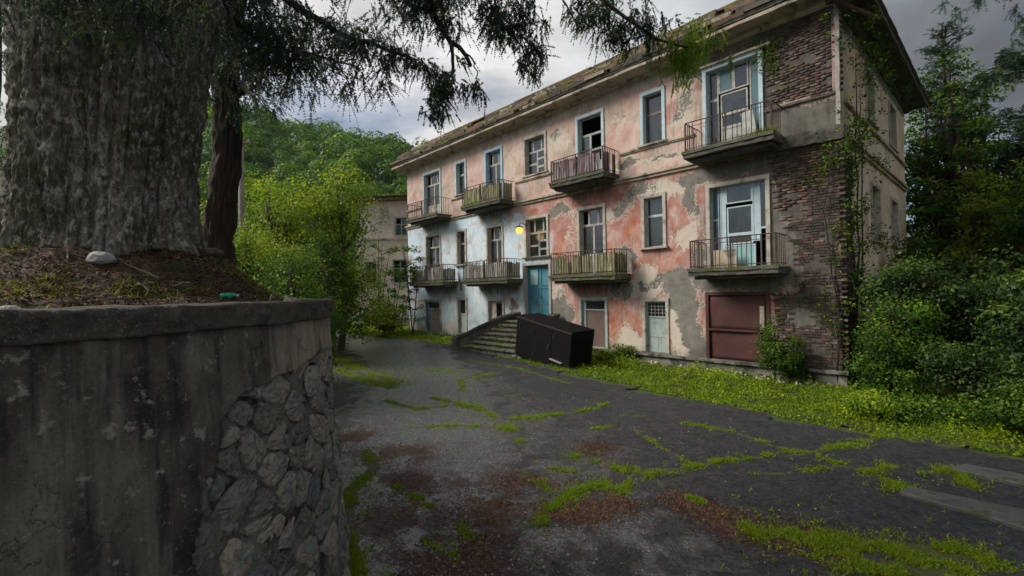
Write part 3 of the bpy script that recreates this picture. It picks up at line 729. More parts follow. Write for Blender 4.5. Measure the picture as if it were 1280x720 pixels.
# stones: Voronoi cells over the unrolled face, each one its own proud block
def clip_poly(poly, a, n):
    out = []
    for i in range(len(poly)):
        p, q = poly[i], poly[(i + 1) % len(poly)]; dp = (p - a) @ n; dq = (q - a) @ n
        if dp <= 0: out.append(p)
        if dp * dq < 0: out.append(p + (q - p) * dp / (dp - dq))
    return out
srng = np.random.default_rng(11)
sw, zh = .24, .17; pts = []
for j in range(15):
    for i in range(19):
        if srng.random() < .2: continue
        pts.append((rad(-31) * PR + (i + .5 * (j % 2) + srng.uniform(-.47, .47)) * sw, .0 + (j + srng.uniform(-.47, .47)) * zh))
pts = np.array(pts)
for i, c in enumerate(pts):
    deg = math.degrees(c[0] / PR)
    if c[1] > 2.5 or c[1] > float(bz(np.array([deg]), np.array([c[1]]))[0]) + .10: continue
    poly = [c + np.array(k) for k in ((-.4, -.4), (.4, -.4), (.4, .4), (-.4, .4))]
    for j in np.argsort(((pts - c) ** 2).sum(1))[1:14]:
        dlt = pts[j] - c; L = np.hypot(*dlt); poly = clip_poly(poly, c + dlt * .5 - dlt / L * .004, dlt / L)
        if len(poly) < 3: break
    if len(poly) < 3: continue
    for _ in range(2):
        kq = .22; poly = [p for a, b in zip(poly, poly[1:] + poly[:1]) for p in (a + (b - a) * kq, b - (b - a) * kq)]
    e = []
    for a, b in zip(poly, poly[1:] + poly[:1]):
        nseg = max(1, int(np.hypot(*(b - a)) / .085))
        for k in range(nseg): e.append(a + (b - a) * k / nseg)
    e = np.array(e); m = len(e); ctr = e.mean(0)
    e = ctr + (e - ctr) * srng.uniform(.93, 1.0) + srng.normal(0, .005, e.shape)
    h = srng.uniform(-.004, .030)
    rings = [(1., -.05), (.97, h * .6 + .004), (.86, h + .012), (.55, h + .017)]
    V = []
    tl = srng.normal(0, .035, 2)
    for sc, hh in rings:
        for p in e:
            q_ = ctr + (p - ctr) * sc; rel = q_ - ctr
            off = hh + (rel @ tl) * (2.2 if hh > 0 else 0) + (srng.normal(0, .006) if sc < 1 else 0)
            V.append((q_[0], q_[1], off))
    V.append((*ctr, h + .022 + srng.normal(0, .008))); V = np.array(V)
    x, y = plan(V[:, 0] / PR, V[:, 2] + bat(V[:, 1])); W = np.stack([x, y, V[:, 1]], 1)
    F = [(r * m + k, r * m + (k + 1) % m, (r + 1) * m + (k + 1) % m, (r + 1) * m + k) for r in range(3) for k in range(m)] + [(3 * m + k, 3 * m + (k + 1) % m, 4 * m) for k in range(m)]
    mesh('stone', wl(W), F, M['wallstone'], WALL, shade=False)
# cap
s_ = np.radians(np.concatenate([np.arange(-230, -60, 3.), np.arange(-60, 45, .45), np.arange(45, 250, 3.)]))
prof = [(-.42, 2.50)] + [(o_, 2.545) for o_ in np.linspace(-.3, .09, 10)] + [(.10, z) for z in np.linspace(2.555, 2.685, 8)] + [(o_, 2.70) for o_ in np.linspace(.085, -.36, 13)] + [(-.42, 2.66)]
pr = np.array(prof); S = np.repeat(s_, len(pr)); O = np.tile(pr[:, 0], len(s_)); Zc = np.tile(pr[:, 1], len(s_))
x, y = plan(S, O); P = np.stack([x, y, Zc], -1)
th = np.clip(S, TH0, TH1); nn = np.stack([np.cos(th), np.sin(th), 0 * th], -1)
dsp = (fbm(P, 3.0, 5, 12) - .5); P = P + nn * ((dsp * .12 + (np.abs(fbm(P, 13, 3, 19) - .5) - .1) * .12) * smooth(O, -.2, .05))[:, None]
P[:, 2] += (fbm(P, 4, 4, 22) - .5) * .05 * np.where(Zc > 2.6, 1, .6)
k = len(pr); ii, jj = np.meshgrid(np.arange(len(s_) - 1), np.arange(k - 1), indexing='ij'); q = (ii * k + jj).ravel()
mesh('cap', wl(P), np.stack([q, q + k, q + k + 1, q + 1], 1)[:, ::-1], M['cap'], WALL, shade=True)

# soil inside
TB = np.array([-3.52, 4.2])          # foot of the great tree
sl = np.radians(np.arange(-230, 250, 3.)); ox, oy = plan(sl, -.14); OUT = list(zip(ox, oy)) + [(-22, 20), (-22, -2)]
def soil_h(P2):
    P3 = np.concatenate([P2, np.zeros((len(P2), 1))], 1); d = np.hypot(P2[:, 0] - TB[0], P2[:, 1] - TB[1])
    din = seg_dist(P2, list(zip(ox, oy)))
    return 2.672 + .37 * np.exp(-(np.maximum(d - .55, 0) / .62) ** 2) * smooth(din, 0, .7) + .09 * smooth(din, .05, 1.0) + .07 * (fbm(P3, 2.2, 4, 31) - .4) * smooth(din, -.02, .4) + .10 * (fbm(P3, 6, 4, 35) - .5) * smooth(din, .0, .3) + .03 * fbm(P3, 16, 3, 33) - .02
step = .045
gx = np.arange(-9, -1.6, step); gy = np.arange(.2, 13, step)
X, Y = np.meshgrid(gx, gy, indexing='ij'); P2 = np.stack([X.ravel(), Y.ravel()], 1); keep = pip(P2, OUT)
V = np.concatenate([P2, soil_h(P2)[:, None]], 1); ny = len(gy); ii, jj = np.meshgrid(np.arange(len(gx) - 1), np.arange(ny - 1), indexing='ij'); q = (ii * ny + jj).ravel()
F = np.stack([q, q + ny, q + ny + 1, q + 1], 1); F = F[keep[F].all(1)]; used = np.unique(F); mp = np.zeros(len(V), int); mp[used] = np.arange(len(used))
kind(mesh('terrace_soil', V[used], mp[F], M['soil'], shade=True), 'structure')
V = [(-60, -2, 2.6), (-9, -2, 2.62), (-9, 12.9, 2.62), (-20, 24, 2.62), (-60, 40, 2.6), (-9, 12.9, -.2), (-20, 24, -.2), (-60, 40, -.2)]
kind(mesh('terrace_ground', V, [(0, 1, 2, 3, 4), (3, 2, 5, 6), (4, 3, 6, 7)], M['soil']), 'structure')
# litter, moss and grass on the soil
n = 60000; p = np.stack([rng.uniform(-5.2, -1.7, n), rng.uniform(1.2, 6.6, n)], 1); p = p[pip(p, OUT)]
C = np.concatenate([p, soil_h(p)[:, None] + .008], 1); V, F, t = leaf_quads(C, .055, rng, .7, .16)
o = mesh('terrace_litter', V, F, M['litter'], fattrs={'tint': t}); kind(o, 'stuff', 'brown needles and twigs covering the planter soil'); o['category'] = 'litter'
n = 90000; p = np.stack([rng.uniform(-5.2, -1.8, n), rng.uniform(1.2, 6.6, n)], 1); nz_ = fbm(np.concatenate([p, np.zeros((n, 1))], 1), 1.9, 4, 44)
din = seg_dist(p, list(zip(ox, oy)))
p = p[pip(p, OUT) & ((nz_ > .53) | ((din < .35) & (p[:, 0] < -2.3) & (nz_ > .5) & (p[:, 1] < 3.0)))]
C = np.concatenate([p, soil_h(p)[:, None] + .004], 1); V, F, t = leaf_quads(C, .022, rng, .6, .6); V2, F2, t2 = blades(C[::7], .05, .005, rng, .8)
o = mesh('terrace_moss', V, F, M['moss'], fattrs={'tint': t * .8}); kind(o, 'stuff', 'olive moss patches on the planter soil'); o['category'] = 'moss'
o = mesh('terrace_grass', V2, F2, M['moss'], fattrs={'tint': t2}); kind(o, 'stuff', 'sparse grass blades on the planter soil'); o['category'] = 'grass'

def lump(name, loc, r, mat, seed, flat=.6, parent=None):
    import bmesh
    bm = bmesh.new(); bmesh.ops.create_icosphere(bm, subdivisions=3, radius=1)
    V = np.array([v.co[:] for v in bm.verts]); k = .75 + .5 * fbm(V * 1.0 + seed, 1.4, 3, seed)
    V = np.sign(V) * np.abs(V) ** 1.0 * k[:, None] * np.array(r); V = V + (np.round(V * 14 / max(r)) / 14 * max(r) - V) * .6; V[:, 2] = np.where(V[:, 2] < 0, V[:, 2] * flat, V[:, 2])
    F = [tuple(v.index for v in f.verts) for f in bm.faces]; bm.free()
    return mesh(name, V, F, M[mat], parent, loc=loc, shade=False)
def sh(x, y): return float(soil_h(np.array([[x, y]]))[0])
o = lump('rock', (-3.02, 3.42, sh(-3.02, 3.42) + .03), (.10, .05, .065), 'white_stone', 3); tag(o, 'pale pointed rock leaning at the foot of the great trunk', 'rock')
o = lump('rock', (-2.66, 2.45, sh(-2.66, 2.45) + .015), (.06, .045, .035), 'white_stone', 8); tag(o, 'small light rock lying on the moss near the wall cap', 'rock')
o = lump('rock', (-2.95, 4.55, sh(-2.95, 4.55) + .03), (.12, .09, .07), 'old_concrete', 5); tag(o, 'brown grey rock beside the right root of the great trunk', 'rock')
for i in range(14):
    x, y = rng.uniform(-3.6, -2.2), rng.uniform(2.2, 4.6)
    if not pip(np.array([[x, y]]), OUT)[0] or math.hypot(x - TB[0], y - TB[1]) < .95: continue
    o = lump('pebble', (x, y, sh(x, y) + .008), (.022, .018, .013), 'pebble', i + 20); tag(o, 'little grey pebble on the planter soil', 'pebble', 'pebbles on the planter soil')
bt = thing('plastic_bottle', 'crushed green plastic bottle lying on the wall cap edge', 'bottle', (-2.24, 3.66, sh(-2.24, 3.66) + .022), rad(12)); bt.scale = (.72, .72, .72)
pts = [(-.085 + .17 * k / 9, 0.004 * math.sin(k * 2), .004 * math.cos(k * 1.7)) for k in range(10)]
MB().tube(pts, [.022, .032, .035, .027, .033, .030, .034, .028, .018, .012], 12).build('body', M['plastic_green'], bt, shade=True)
MB().tube([(.083, 0, 0), (.105, 0, 0)], [.014, .014], 10).build('bottle_cap', M['white_sash'], bt)
pts = [(-2.20 + .0 * k, 4.2 + .012 * k, sh(-2.2, 4.2) + .075 * math.sin(k / 6 * math.pi * .8)) for k in range(7)]
tag(MB().tube(pts, .006, 5).build('wire_offcut', M['white_sash']), 'bent pale wire standing up from the soil near the bushes', 'wire')
for i in range(10):
    x, y = rng.uniform(-3.3, -2.2), rng.uniform(2.8, 4.8); a = rng.uniform(0, 3.1); L = rng.uniform(.12, .4)
    pp = [(x + math.cos(a) * L * (s - .5), y + math.sin(a) * L * (s - .5)) for s in (0, .35, .7, 1)]
    if not all(pip(np.array(pp), OUT)): continue
    pts = [(u, v, sh(u, v) + .014 + rng.uniform(0, .02)) for u, v in pp]
    o = MB().tube(pts, [.006, .006, .004, .002], 5).build('fallen_twig', M['bark_grey']); tag(o, 'dry grey twig lying on the planter soil', 'twig', 'twigs on the planter soil')

# ------------------------------------------------------------------ the great tree
GT = thing('giant_conifer', 'enormous fluted conifer trunk with dark drooping boughs rooted in the planter', 'tree', (TB[0], TB[1], 2.9))
na = 420; zs_ = np.concatenate([np.linspace(-.55, 3.2, 230), np.linspace(3.3, 13, 50)])
A = np.linspace(0, 2 * np.pi, na, endpoint=False); AA, ZZ = np.meshgrid(A, zs_, indexing='ij'); AA = AA.T; ZZ = ZZ.T
r = .565 + .10 * np.exp(-(np.maximum(ZZ - .05, 0)) / .30) + .035 * np.clip(ZZ, 0, 2.6)
r = np.where(ZZ > 2.8, r - (ZZ - 2.8) * .055, r)
cs = np.stack([np.cos(AA) * 1.0, np.sin(AA) * 1.0, ZZ * .16], -1)
flute = fbm(cs * 1.0, 2.3, 2, 51) - .5; rid1 = np.abs(fbm(np.stack([np.cos(AA), np.sin(AA), ZZ * .10], -1), 9, 2, 53) - .5) * 2
rid2 = np.abs(fbm(np.stack([np.cos(AA), np.sin(AA), ZZ * .22], -1), 24, 2, 57) - .5) * 2; rid3 = fbm(np.stack([np.cos(AA), np.sin(AA), ZZ * .7], -1), 14, 3, 59) - .5
roots = np.exp(-(np.maximum(ZZ - .05, 0)) / .33) * (np.cos(AA * 6 + 1.5 * np.sin(AA * 2)) * .5 + .38) * .30
rid4 = fbm(np.stack([np.cos(AA), np.sin(AA), ZZ * .9], -1), 34, 2, 63) - .5
r = r + .035 + flute * .20 + np.minimum(rid1, .3) * .095 + np.minimum(rid2, .3) * .05 + rid3 * .06 + rid4 * .035 + roots
axx = .07 * ZZ - .17; axx = np.where(ZZ > 3, .04 + (ZZ - 3) * .02, axx)
P = np.stack([axx + r * np.cos(AA), r * np.sin(AA), ZZ], -1).reshape(-1, 3)
nr = len(zs_); F = []
ii, jj = np.meshgrid(np.arange(nr - 1), np.arange(na), indexing='ij'); a = (ii * na + jj).ravel(); b = (ii * na + (jj + 1) % na).ravel()
ridge = (np.minimum(rid1, .3) / .3 * .6 + np.minimum(rid2, .3) / .3 * .4).ravel()
mesh('trunk', P, np.stack([a, b, b + na, a + na], 1), M['trunk'], GT, attrs={'ridge': ridge}, shade=True)

def strands(pts, n, rng, spread, L=.28, droop=1., wdt=.028, dirs=None, clump=6):
    """twigs clad in short needles hanging from points along boughs"""
    pts = np.asarray(pts); nc = max(1, n // clump); k = rng.integers(0, len(pts), nc)
    c = pts[k] + rng.normal(0, 1, (nc, 3)) * spread
    k2 = np.repeat(np.arange(nc), clump); base = c[k2] + rng.normal(0, .05, (nc * clump, 3))
    hd = rng.normal(0, 1, (nc, 3)); hd[:, 2] = 0; hd = hd[k2] * .55 + rng.normal(0, .5, (nc * clump, 3)); d = hd * .55; d[:, 2] = -abs(rng.normal(.60, .35, len(d))) * droop
    if dirs is not None: d = d + np.asarray(dirs)
    d /= np.linalg.norm(d, axis=1)[:, None]; m = len(d); LL = L * rng.uniform(.5, 1.35, m)
    nseg = 13; V = []; T = []
    t = (np.arange(nseg) + .5) / nseg
    cen = base[:, None] + d[:, None] * (LL[:, None, None] * t[None, :, None]); cen[..., 2] -= (t ** 2)[None] * .12 * LL[:, None] * 2 * droop
    cen = cen.reshape(-1, 3); dd = np.repeat(d, nseg, 0); e = rng.normal(size=(len(cen), 3)); side = np.cross(dd, e); side /= np.linalg.norm(side, axis=1)[:, None]
    tipl = .82 * wdt * rng.uniform(.7, 1.3, len(cen)) * np.tile(1.1 - .5 * t, m)
    a = cen - dd * .010; b = cen + dd * .012; tip = cen + side * tipl[:, None] + dd * (tipl * 1.0)[:, None]; tip2 = cen - side * tipl[:, None] + dd * (tipl * 1.0)[:, None]
    V = np.stack([a, b, tip, b, a, tip2], 1).reshape(-1, 3)
    # the stem of each twig, a thin strip
    sd = np.cross(d, rng.normal(size=(m, 3))); sd /= np.linalg.norm(sd, axis=1)[:, None]; sd *= .0035
    e1 = base + d * LL[:, None]; e1[:, 2] -= .12 * LL * 2 * droop
    V2 = np.stack([base - sd, base + sd, e1], 1).reshape(-1, 3)
    V = np.concatenate([V, V2]); F = np.arange(len(V)).reshape(-1, 3)
    tint = np.clip(np.repeat(np.repeat(rng.normal(.42, .22, nc), clump), nseg * 2), 0, 1); tint = np.concatenate([tint, np.zeros(m)])
    return V, F, tint

def along(path, n):
    P = np.array(path, float); L = np.linalg.norm(P[1:] - P[:-1], axis=1); c = np.concatenate([[0], np.cumsum(L)]); s = np.linspace(0, c[-1], n)
    return np.stack([np.interp(s, c, P[:, i]) for i in range(3)], 1)

o3 = np.array([TB[0], TB[1], 2.9])
brng = np.random.default_rng(21)
BOUGH = {  # path, radius at the start, radius at the end
    'a': ([(-3.4, 4.6, 6.9), (-3.05, 5.4, 6.55), (-2.64, 6.0, 6.43), (-2.24, 6.3, 6.27), (-1.77, 6.6, 6.26), (-1.36, 6.8, 6.18)], .07, .018),
    'b': ([(-3.3, 4.8, 6.2), (-3.13, 5.4, 5.90), (-2.86, 5.6, 5.76), (-2.37, 5.8, 5.74), (-1.93, 6.0, 5.68)], .045, .008),
    'c': ([(-3.2, 4.6, 7.9), (-2.3, 5.6, 7.7), (-1.65, 6.2, 7.34), (-1.15, 6.4, 6.92), (-1.05, 6.5, 6.76), (-0.97, 6.5, 6.53), (-0.82, 6.5, 6.3), (-0.62, 6.5, 6.13), (-0.53, 6.5, 5.93)], .075, .028),
    'd': ([(-0.80, 6.5, 6.26), (-0.77, 6.5, 5.91), (-0.88, 6.5, 5.63), (-0.94, 6.5, 5.35)], .03, .008),
    'e': ([(-0.58, 6.5, 6.1), (-0.47, 6.5, 5.98), (-0.43, 6.5, 5.79), (-0.45, 6.5, 5.55)], .012, .005),
    'f': ([(-2.3, 5.6, 7.7), (-1.2, 6.2, 7.7), (-0.37, 6.5, 7.43), (-0.19, 6.6, 7.04), (-0.15, 6.6, 6.69), (-0.05, 6.6, 6.52), (0.23, 6.7, 6.28), (0.32, 6.7, 5.95)], .05, .008),
    'g': ([(-3.2, 4.4, 8.6), (-1.0, 6.0, 8.4), (0.67, 6.8, 7.75), (1.29, 7.0, 7.3), (1.62, 7.0, 7.0), (1.91, 7.0, 6.75), (2.19, 7.0, 6.59), (2.49, 7.0, 6.45), (2.80, 7.0, 6.39)], .09, .015),
    'h': ([(0.67, 6.8, 7.75), (.78, 7.0, 7.3), (0.83, 7.0, 7.16), (0.94, 7.0, 6.97), (1.06, 7.0, 6.81)], .02, .010),
    'i': ([(-2.95, 3.9, 5.6), (-2.6, 3.5, 5.2), (-2.2, 3.3, 4.85)], .05, .012),
    'j': ([(-3.5, 3.7, 5.7), (-3.2, 3.3, 5.2), (-2.9, 3.1, 4.85)], .05, .012)}
for k, (p, r0, r1) in BOUGH.items():
    q = along(p, max(8, len(p) * 3)); q[1:-1] += brng.normal(0, .012, (len(q) - 2, 3))
    MB().tube((q - o3).tolist(), np.linspace(r0, r1, len(q)).tolist(), 7).build('bough', M['bark_twig'], GT, shade=True)
def clad(pts, n, spread, **kw):
    V, F, t = strands(pts, n, brng, np.array(spread), **kw); return V - o3, F, t
parts = []
A_ = along(BOUGH['a'][0][1:], 30); B_ = along(BOUGH['b'][0], 30)
parts += [clad(A_[:26], 520, (.16, .2, .13)), clad(B_, 600, (.26, .3, .15)), clad(B_[4:22] - [0, 0, .12], 380, (.25, .3, .12)), clad(B_[:14] + [.05, 0, .28], 480, (.25, .3, .22))]
parts += [clad(A_[18:], 150, (.08, .1, .05), L=.22), clad(along([(-1.45, 6.75, 6.2), (-1.15, 6.8, 6.02), (-.95, 6.8, 5.98)], 10), 110, (.06, .1, .05), L=.24)]
C_ = along(BOUGH['c'][0][2:8], 30)
parts += [clad(C_[:18] + [0.12, 0, .05], 480, (.24, .2, .14), L=.24), clad(C_[:20] - [.30, 0, 0], 430, (.16, .2, .18), L=.24), clad(C_[12:24] + [.13, 0, .05], 130, (.08, .1, .06), L=.2)]
parts += [clad(along(BOUGH['d'][0][1:], 12), 230, (.10, .12, .10), L=.18), clad(along([(-.85, 6.5, 5.75), (-1.05, 6.5, 5.66), (-1.2, 6.5, 5.62)], 8), 40, (.05, .08, .05), L=.16), clad([(-.46, 6.5, 5.58), (-.45, 6.5, 5.66)], 46, (.05, .05, .04), L=.17)]
F_ = along(BOUGH['f'][0][2:], 24)
parts += [clad(F_[:14] + [.12, 0, 0], 400, (.15, .2, .13), L=.26), clad(F_[10:], 190, (.11, .12, .09), L=.2), clad(along([(.05, 6.6, 7.0), (.30, 6.6, 6.8), (.40, 6.65, 6.5), (.42, 6.7, 6.15)], 12), 200, (.09, .1, .1), L=.22), clad(along([(-.16, 6.6, 6.8), (-.17, 6.6, 6.35)], 10), 70, (.04, .06, .06), L=.25)]
G_ = along(BOUGH['g'][0][3:], 30)
parts += [clad(G_[2:14] + [-.18, 0, -.10], 260, (.14, .15, .09), L=.2), clad(G_[12:20] + [-.12, 0, -.10], 110, (.14, .12, .07), L=.2), clad(G_[8:18] + [.12, 0, .12], 140, (.13, .12, .10), L=.22), clad(along([(1.0, 7, 7.2), (1.15, 7, 6.95), (1.3, 7, 6.75)], 8), 130, (.10, .12, .09), L=.2)]
parts += [clad(along(BOUGH['i'][0], 8) + [0, 0, -.05], 150, (.2, .15, .10), L=.2, wdt=.018), clad(along([(-3.4, 3.0, 4.95), (-2.9, 3.1, 4.85), (-2.3, 3.3, 4.85)], 14), 360, (.22, .14, .10), L=.2, wdt=.018), clad([(-2.6, 4.3, 5.85), (-2.8, 4.0, 5.9)], 160, (.22, .2, .16)), clad([(-4.5, 3.9, 5.8), (-4.2, 3.6, 6.0)], 150, (.35, .2, .22))]
# the rest of the crown, above the picture
up = [(-3.5 + brng.normal(0, 2.3), 4.2 + brng.normal(0, 2.0), 7.9 + brng.gamma(2, 1.4)) for _ in range(140)]
V = np.concatenate([p[0] for p in parts]); n0 = 0; Fs = []
for p in parts: Fs.append(p[1] + n0); n0 += len(p[0])
mesh('foliage', V, np.concatenate(Fs), M['needles'], GT, fattrs={'tint': np.concatenate([p[2] for p in parts])})
V, F, t = clad(np.array(up), 2000, (.5, .5, .3), L=.42, wdt=.07); mesh('crown', V, F, M['needles'], GT, fattrs={'tint': t})
V, F, t = clad(along([(2.55, 7, 6.50), (2.85, 7, 6.42), (3.0, 7, 6.28)], 14) + [0, 0, .02], 340, (.20, .16, .15), L=.19, wdt=.022); mesh('sunlit_spray', V, F, M['needles_sunlit'], GT, fattrs={'tint': t})  # sunlit look of this spray comes from its brighter needle colour
V, F, t = clad([(2.62, 7, 6.25), (2.8, 7, 6.15)], 110, (.13, .12, .08), L=.17, wdt=.022); mesh('sunlit_spray', V, F, M['needles_sunlit'], GT, fattrs={'tint': t})

# second trunk behind it
T2 = thing('leaning_tree', 'slim dark curved tree trunk rising behind the giant conifer', 'tree', (-4.85, 7.6, 2.6))
q = along([(0, 0, -.2), (.02, 0, .6), (.14, -.05, 1.4), (.25, -.1, 2.4), (.28, -.1, 3.7), (.40, -.1, 5.2), (.5, -.2, 7)], 34); q[:, 0] += np.array([.02 * math.sin(i * .6) for i in range(34)])
rr = .87 * np.concatenate([np.linspace(.34, .235, 6), np.linspace(.23, .15, 28)]) * (1 + .07 * np.sin(np.arange(34) * 1.9))
q = along(q, 150); rr = np.interp(np.linspace(0, 1, 150), np.linspace(0, 1, 34), rr); AA, II = np.meshgrid(np.linspace(0, 2 * np.pi, 60, endpoint=False), np.arange(150)); zz2 = q[II, 2]
rv = rr[II] * (1 + (np.minimum(np.abs(fbm(np.stack([np.cos(AA), np.sin(AA), zz2 * .35], -1), 5, 3, 5) - .5) * 2, .35) - .15) * .75 + (fbm(np.stack([np.cos(AA), np.sin(AA), zz2 * 1.5], -1), 6, 3, 7) - .5) * .22)
P = np.stack([q[II, 0] + rv * np.cos(AA), q[II, 1] + rv * np.sin(AA), zz2], -1).reshape(-1, 3); ii, jj = np.meshgrid(np.arange(149), np.arange(60), indexing='ij'); a = (ii * 60 + jj).ravel(); b = (ii * 60 + (jj + 1) % 60).ravel()
mesh('trunk', P, np.stack([a, b, b + 60, a + 60], 1), M['bark_dark'], T2, shade=True)
for a_, b_ in (((.3, -.1, 3.3), (1.0, -.3, 3.5)), ((.32, -.1, 4.2), (-.6, -.2, 4.7)), ((.42, -.1, 5.3), (1.2, .1, 6.0))): MB().tube([a_, tuple((np.array(a_) + b_) / 2 + [0, 0, .06]), b_], [.06, .04, .02], 6).build('bough', M['bark_dark'], T2)
V, F, t = strands(np.array([(.9, -.3, 3.6), (.4, -.1, 3.9), (-.6, -.2, 4.7), (1.1, .1, 5.9), (.5, -.2, 6.4)]), 1300, brng, np.array((.42, .3, .35)), L=.3); mesh('foliage', V, F, M['needles'], T2, fattrs={'tint': t})
# far left slim stems seen past the great trunk
T3 = thing('thin_sapling', 'thin dark sapling seen past the left edge of the giant trunk', 'tree', (-9.45, 8.3, 2.6))
MB().tube([(0, 0, -.1), (.05, 0, 2), (.28, 0, 4), (.35, 0, 6.5)], [.07, .055, .045, .02], 7).build('trunk', M['bark_dark'], T3)
MB().tube([(.05, 0, 1.7), (-.35, 0, 2.4), (-.7, 0, 3.6)], [.03, .022, .01], 5).build('bough', M['bark_dark'], T3)
V, F, t = strands(np.array([(.2, 0, 5.2), (-.3, 0, 4.2), (.5, 0, 4.5), (.2, 0, 3.4)]), 260, brng, np.array((.3, .3, .35)), L=.28); mesh('foliage', V, F, M['needles'], T3, fattrs={'tint': t})
# utility pole
UP = thing('utility_pole', 'slim grey concrete utility pole among the bright bushes', 'pole', (-9.88, 17, 2.4))
MB().tube([(0, 0, -.3), (0, 0, 6.25)], [.13, .085], 10).build('mast', M['pole'], UP, shade=True)
MB().box(-.35, .35, -.04, .04, 5.95, 6.02).build('crossarm', M['pole'], UP)
for x in (-.3, .3): MB().tube([(x, 0, 6.02), (x, 0, 6.12)], [.03, .02], 7).build('insulator', M['white_sash'], UP)

# ------------------------------------------------------------------ the abandoned house
YAW = -0.826198; HX, HY = 8.960, 12.6
HO = thing('abandoned_house', 'long three storey derelict house with peeling pink, blue and red plaster and iron balconies', 'house', (HX, HY, 0), YAW)
dF = np.array([math.cos(YAW), math.sin(YAW)]); dS = np.array([-math.sin(YAW), math.cos(YAW)])
def H2W(x, y, z=0.): return (HX + x * dF[0] + y * dS[0], HY + x * dF[1] + y * dS[1], z)
LEN, DEP = 22.9, 11.4
#   u_hi, u_lo, z0, z1 (outer edge of the surround), kind, surround paint, sash paint
WIN = [
    (21.0, 19.1, 7.1, 9.93, 'door', 'pale_blue_wood', 'cream_wood'), (17.7, 16.68, 8.03, 9.92, 'narrow', 'pale_blue_wood', 'mint'),
    (15.13, 13.75, 7.1, 9.93, 'door', 'sky_blue_wood', 'white_sash'), (12.27, 10.8, 8.03, 9.88, 'wide', 'cream_wood', 'white_sash'),
    (9.13, 7.70, 7.15, 9.94, 'door_open', 'pale_blue_wood', 'white_sash'), (6.07, 5.08, 7.96, 9.94, 'narrow_board', 'pale_blue_wood', 'grey_wood'),
    (3.72, 1.87, 7.1, 9.98, 'bigdoor', 'pale_blue_wood', 'white_sash'),
    (20.85, 19.2, 3.4, 6.2, 'door', 'cream_wood', 'white_sash'), (17.7, 16.77, 4.2, 6.18, 'narrow', 'cream_wood', 'mint'),
    (15.1, 13.78, 3.4, 6.1, 'door', 'cream_wood', 'white_sash'), (12.28, 10.75, 4.25, 6.17, 'wide', 'cream_wood', 'white_sash'),
    (9.13, 7.7, 3.4, 6.17, 'door', 'cream_wood', 'white_sash'), (6.1, 5.12, 4.2, 6.18, 'narrow', 'cream_wood', 'pale_blue_wood'),
    (3.68, 1.74, 3.4, 6.15, 'bigdoor2', 'cream_wood', 'pale_blue_wood'),
    (20.98, 19.28, .44, 2.34, 'bluedoor', 'string', 'deep_blue'), (17.74, 16.8, .46, 2.46, 'lowdoor', 'cream_wood', 'mint'),
    (15.1, 13.8, .46, 2.4, 'grille', 'cream_wood', 'mint'), (12.42, 10.66, 1.45, 4.05, 'entrance', 'white_sash', 'teal_door'),
    (9.1, 7.68, .42, 2.46, 'boarded', 'mint', 'grey_wood'), (6.13, 5.08, .44, 2.42, 'smalldoor', 'cream_wood', 'mint'),
    (3.76, 1.80, .44, 2.62, 'garage', 'shutter', 'shutter')]
SWIN = [(3.5, 4.9, 8.1, 9.95, 'narrow', 'cream_wood', 'mint'), (7.65, 9.2, 8.1, 9.9, 'wide', 'cream_wood', 'white_sash'), (4.0, 5.55, 4.2, 6.2, 'wide', 'cream_wood', 'white_sash'), (7.6, 9.1, 4.2, 6.15, 'wide', 'cream_wood', 'white_sash')]
AW = .10

GREY = [  # u, z, ru, rz, strength: mortar laid bare
    (4.22, 1.15, .50, 1.35, 1.0), (4.55, 2.4, .5, .8, .9), (4.6, 3.2, .9, .35, .8), (6.85, 3.75, .45, .75, 1.0), (6.6, 2.75, .28, .55, .9), (9.95, 1.75, .7, .95, .78), (13.0, 2.25, .42, .35, .95), (13.35, 1.9, .3, .3, .6),
    (17.45, 3.22, .22, .3, .8), (4.35, 9.3, .70, .5, .62), (4.6, 8.9, .4, .3, .55), (3.9, 9.95, 1.2, .3, .6), (10.05, 9.5, .45, .4, .56), (6.75, 9.55, .2, .2, .62), (6.6, 7.52, .6, .22, .66), (5.2, 7.42, 1.0, .12, .6),
    (3.2, 7.3, .7, .4, .7), (10.1, 6.2, .45, .32, .72), (7.0, 6.0, .5, .45, .62), (6.3, 6.35, 1.0, .25, .62), (4.15, 5.75, .35, .85, .75), (4.1, 6.4, .8, .35, .85), (3.7, 4.6, .25, 1.0, .5), (1.3, 3.6, .62, .9, 1.1), (1.45, 4.9, .25, 1.6, .9),
    (.8, 1.8, .65, .45, 1.0), (1.6, 6.2, .5, .5, 1.), (.9, 7.5, 1.6, .5, 1.1), (2.6, 10.15, 1.6, .3, .8), (.8, 10.45, 1.8, .35, 1.0), (2.8, 6.5, 1.6, .3, .9), (2.7, 2.95, 1.7, .45, 1.0), (3.9, 3.6, .25, .8, .8), (1.7, 1.4, .18, 1.2, .9),
    (5.9, 2.85, .35, .25, .7), (5.3, 2.9, .5, .3, .6), (7.3, 2.9, .35, .5, .7), (12.9, 6.55, .6, .2, .45), (20.2, 6.5, .9, .25, .45), (14.4, 6.5, .9, .25, .5), (11.3, 10.2, 1.4, .15, .45), (9.0, 1.0, 1.0, .25, .4)]
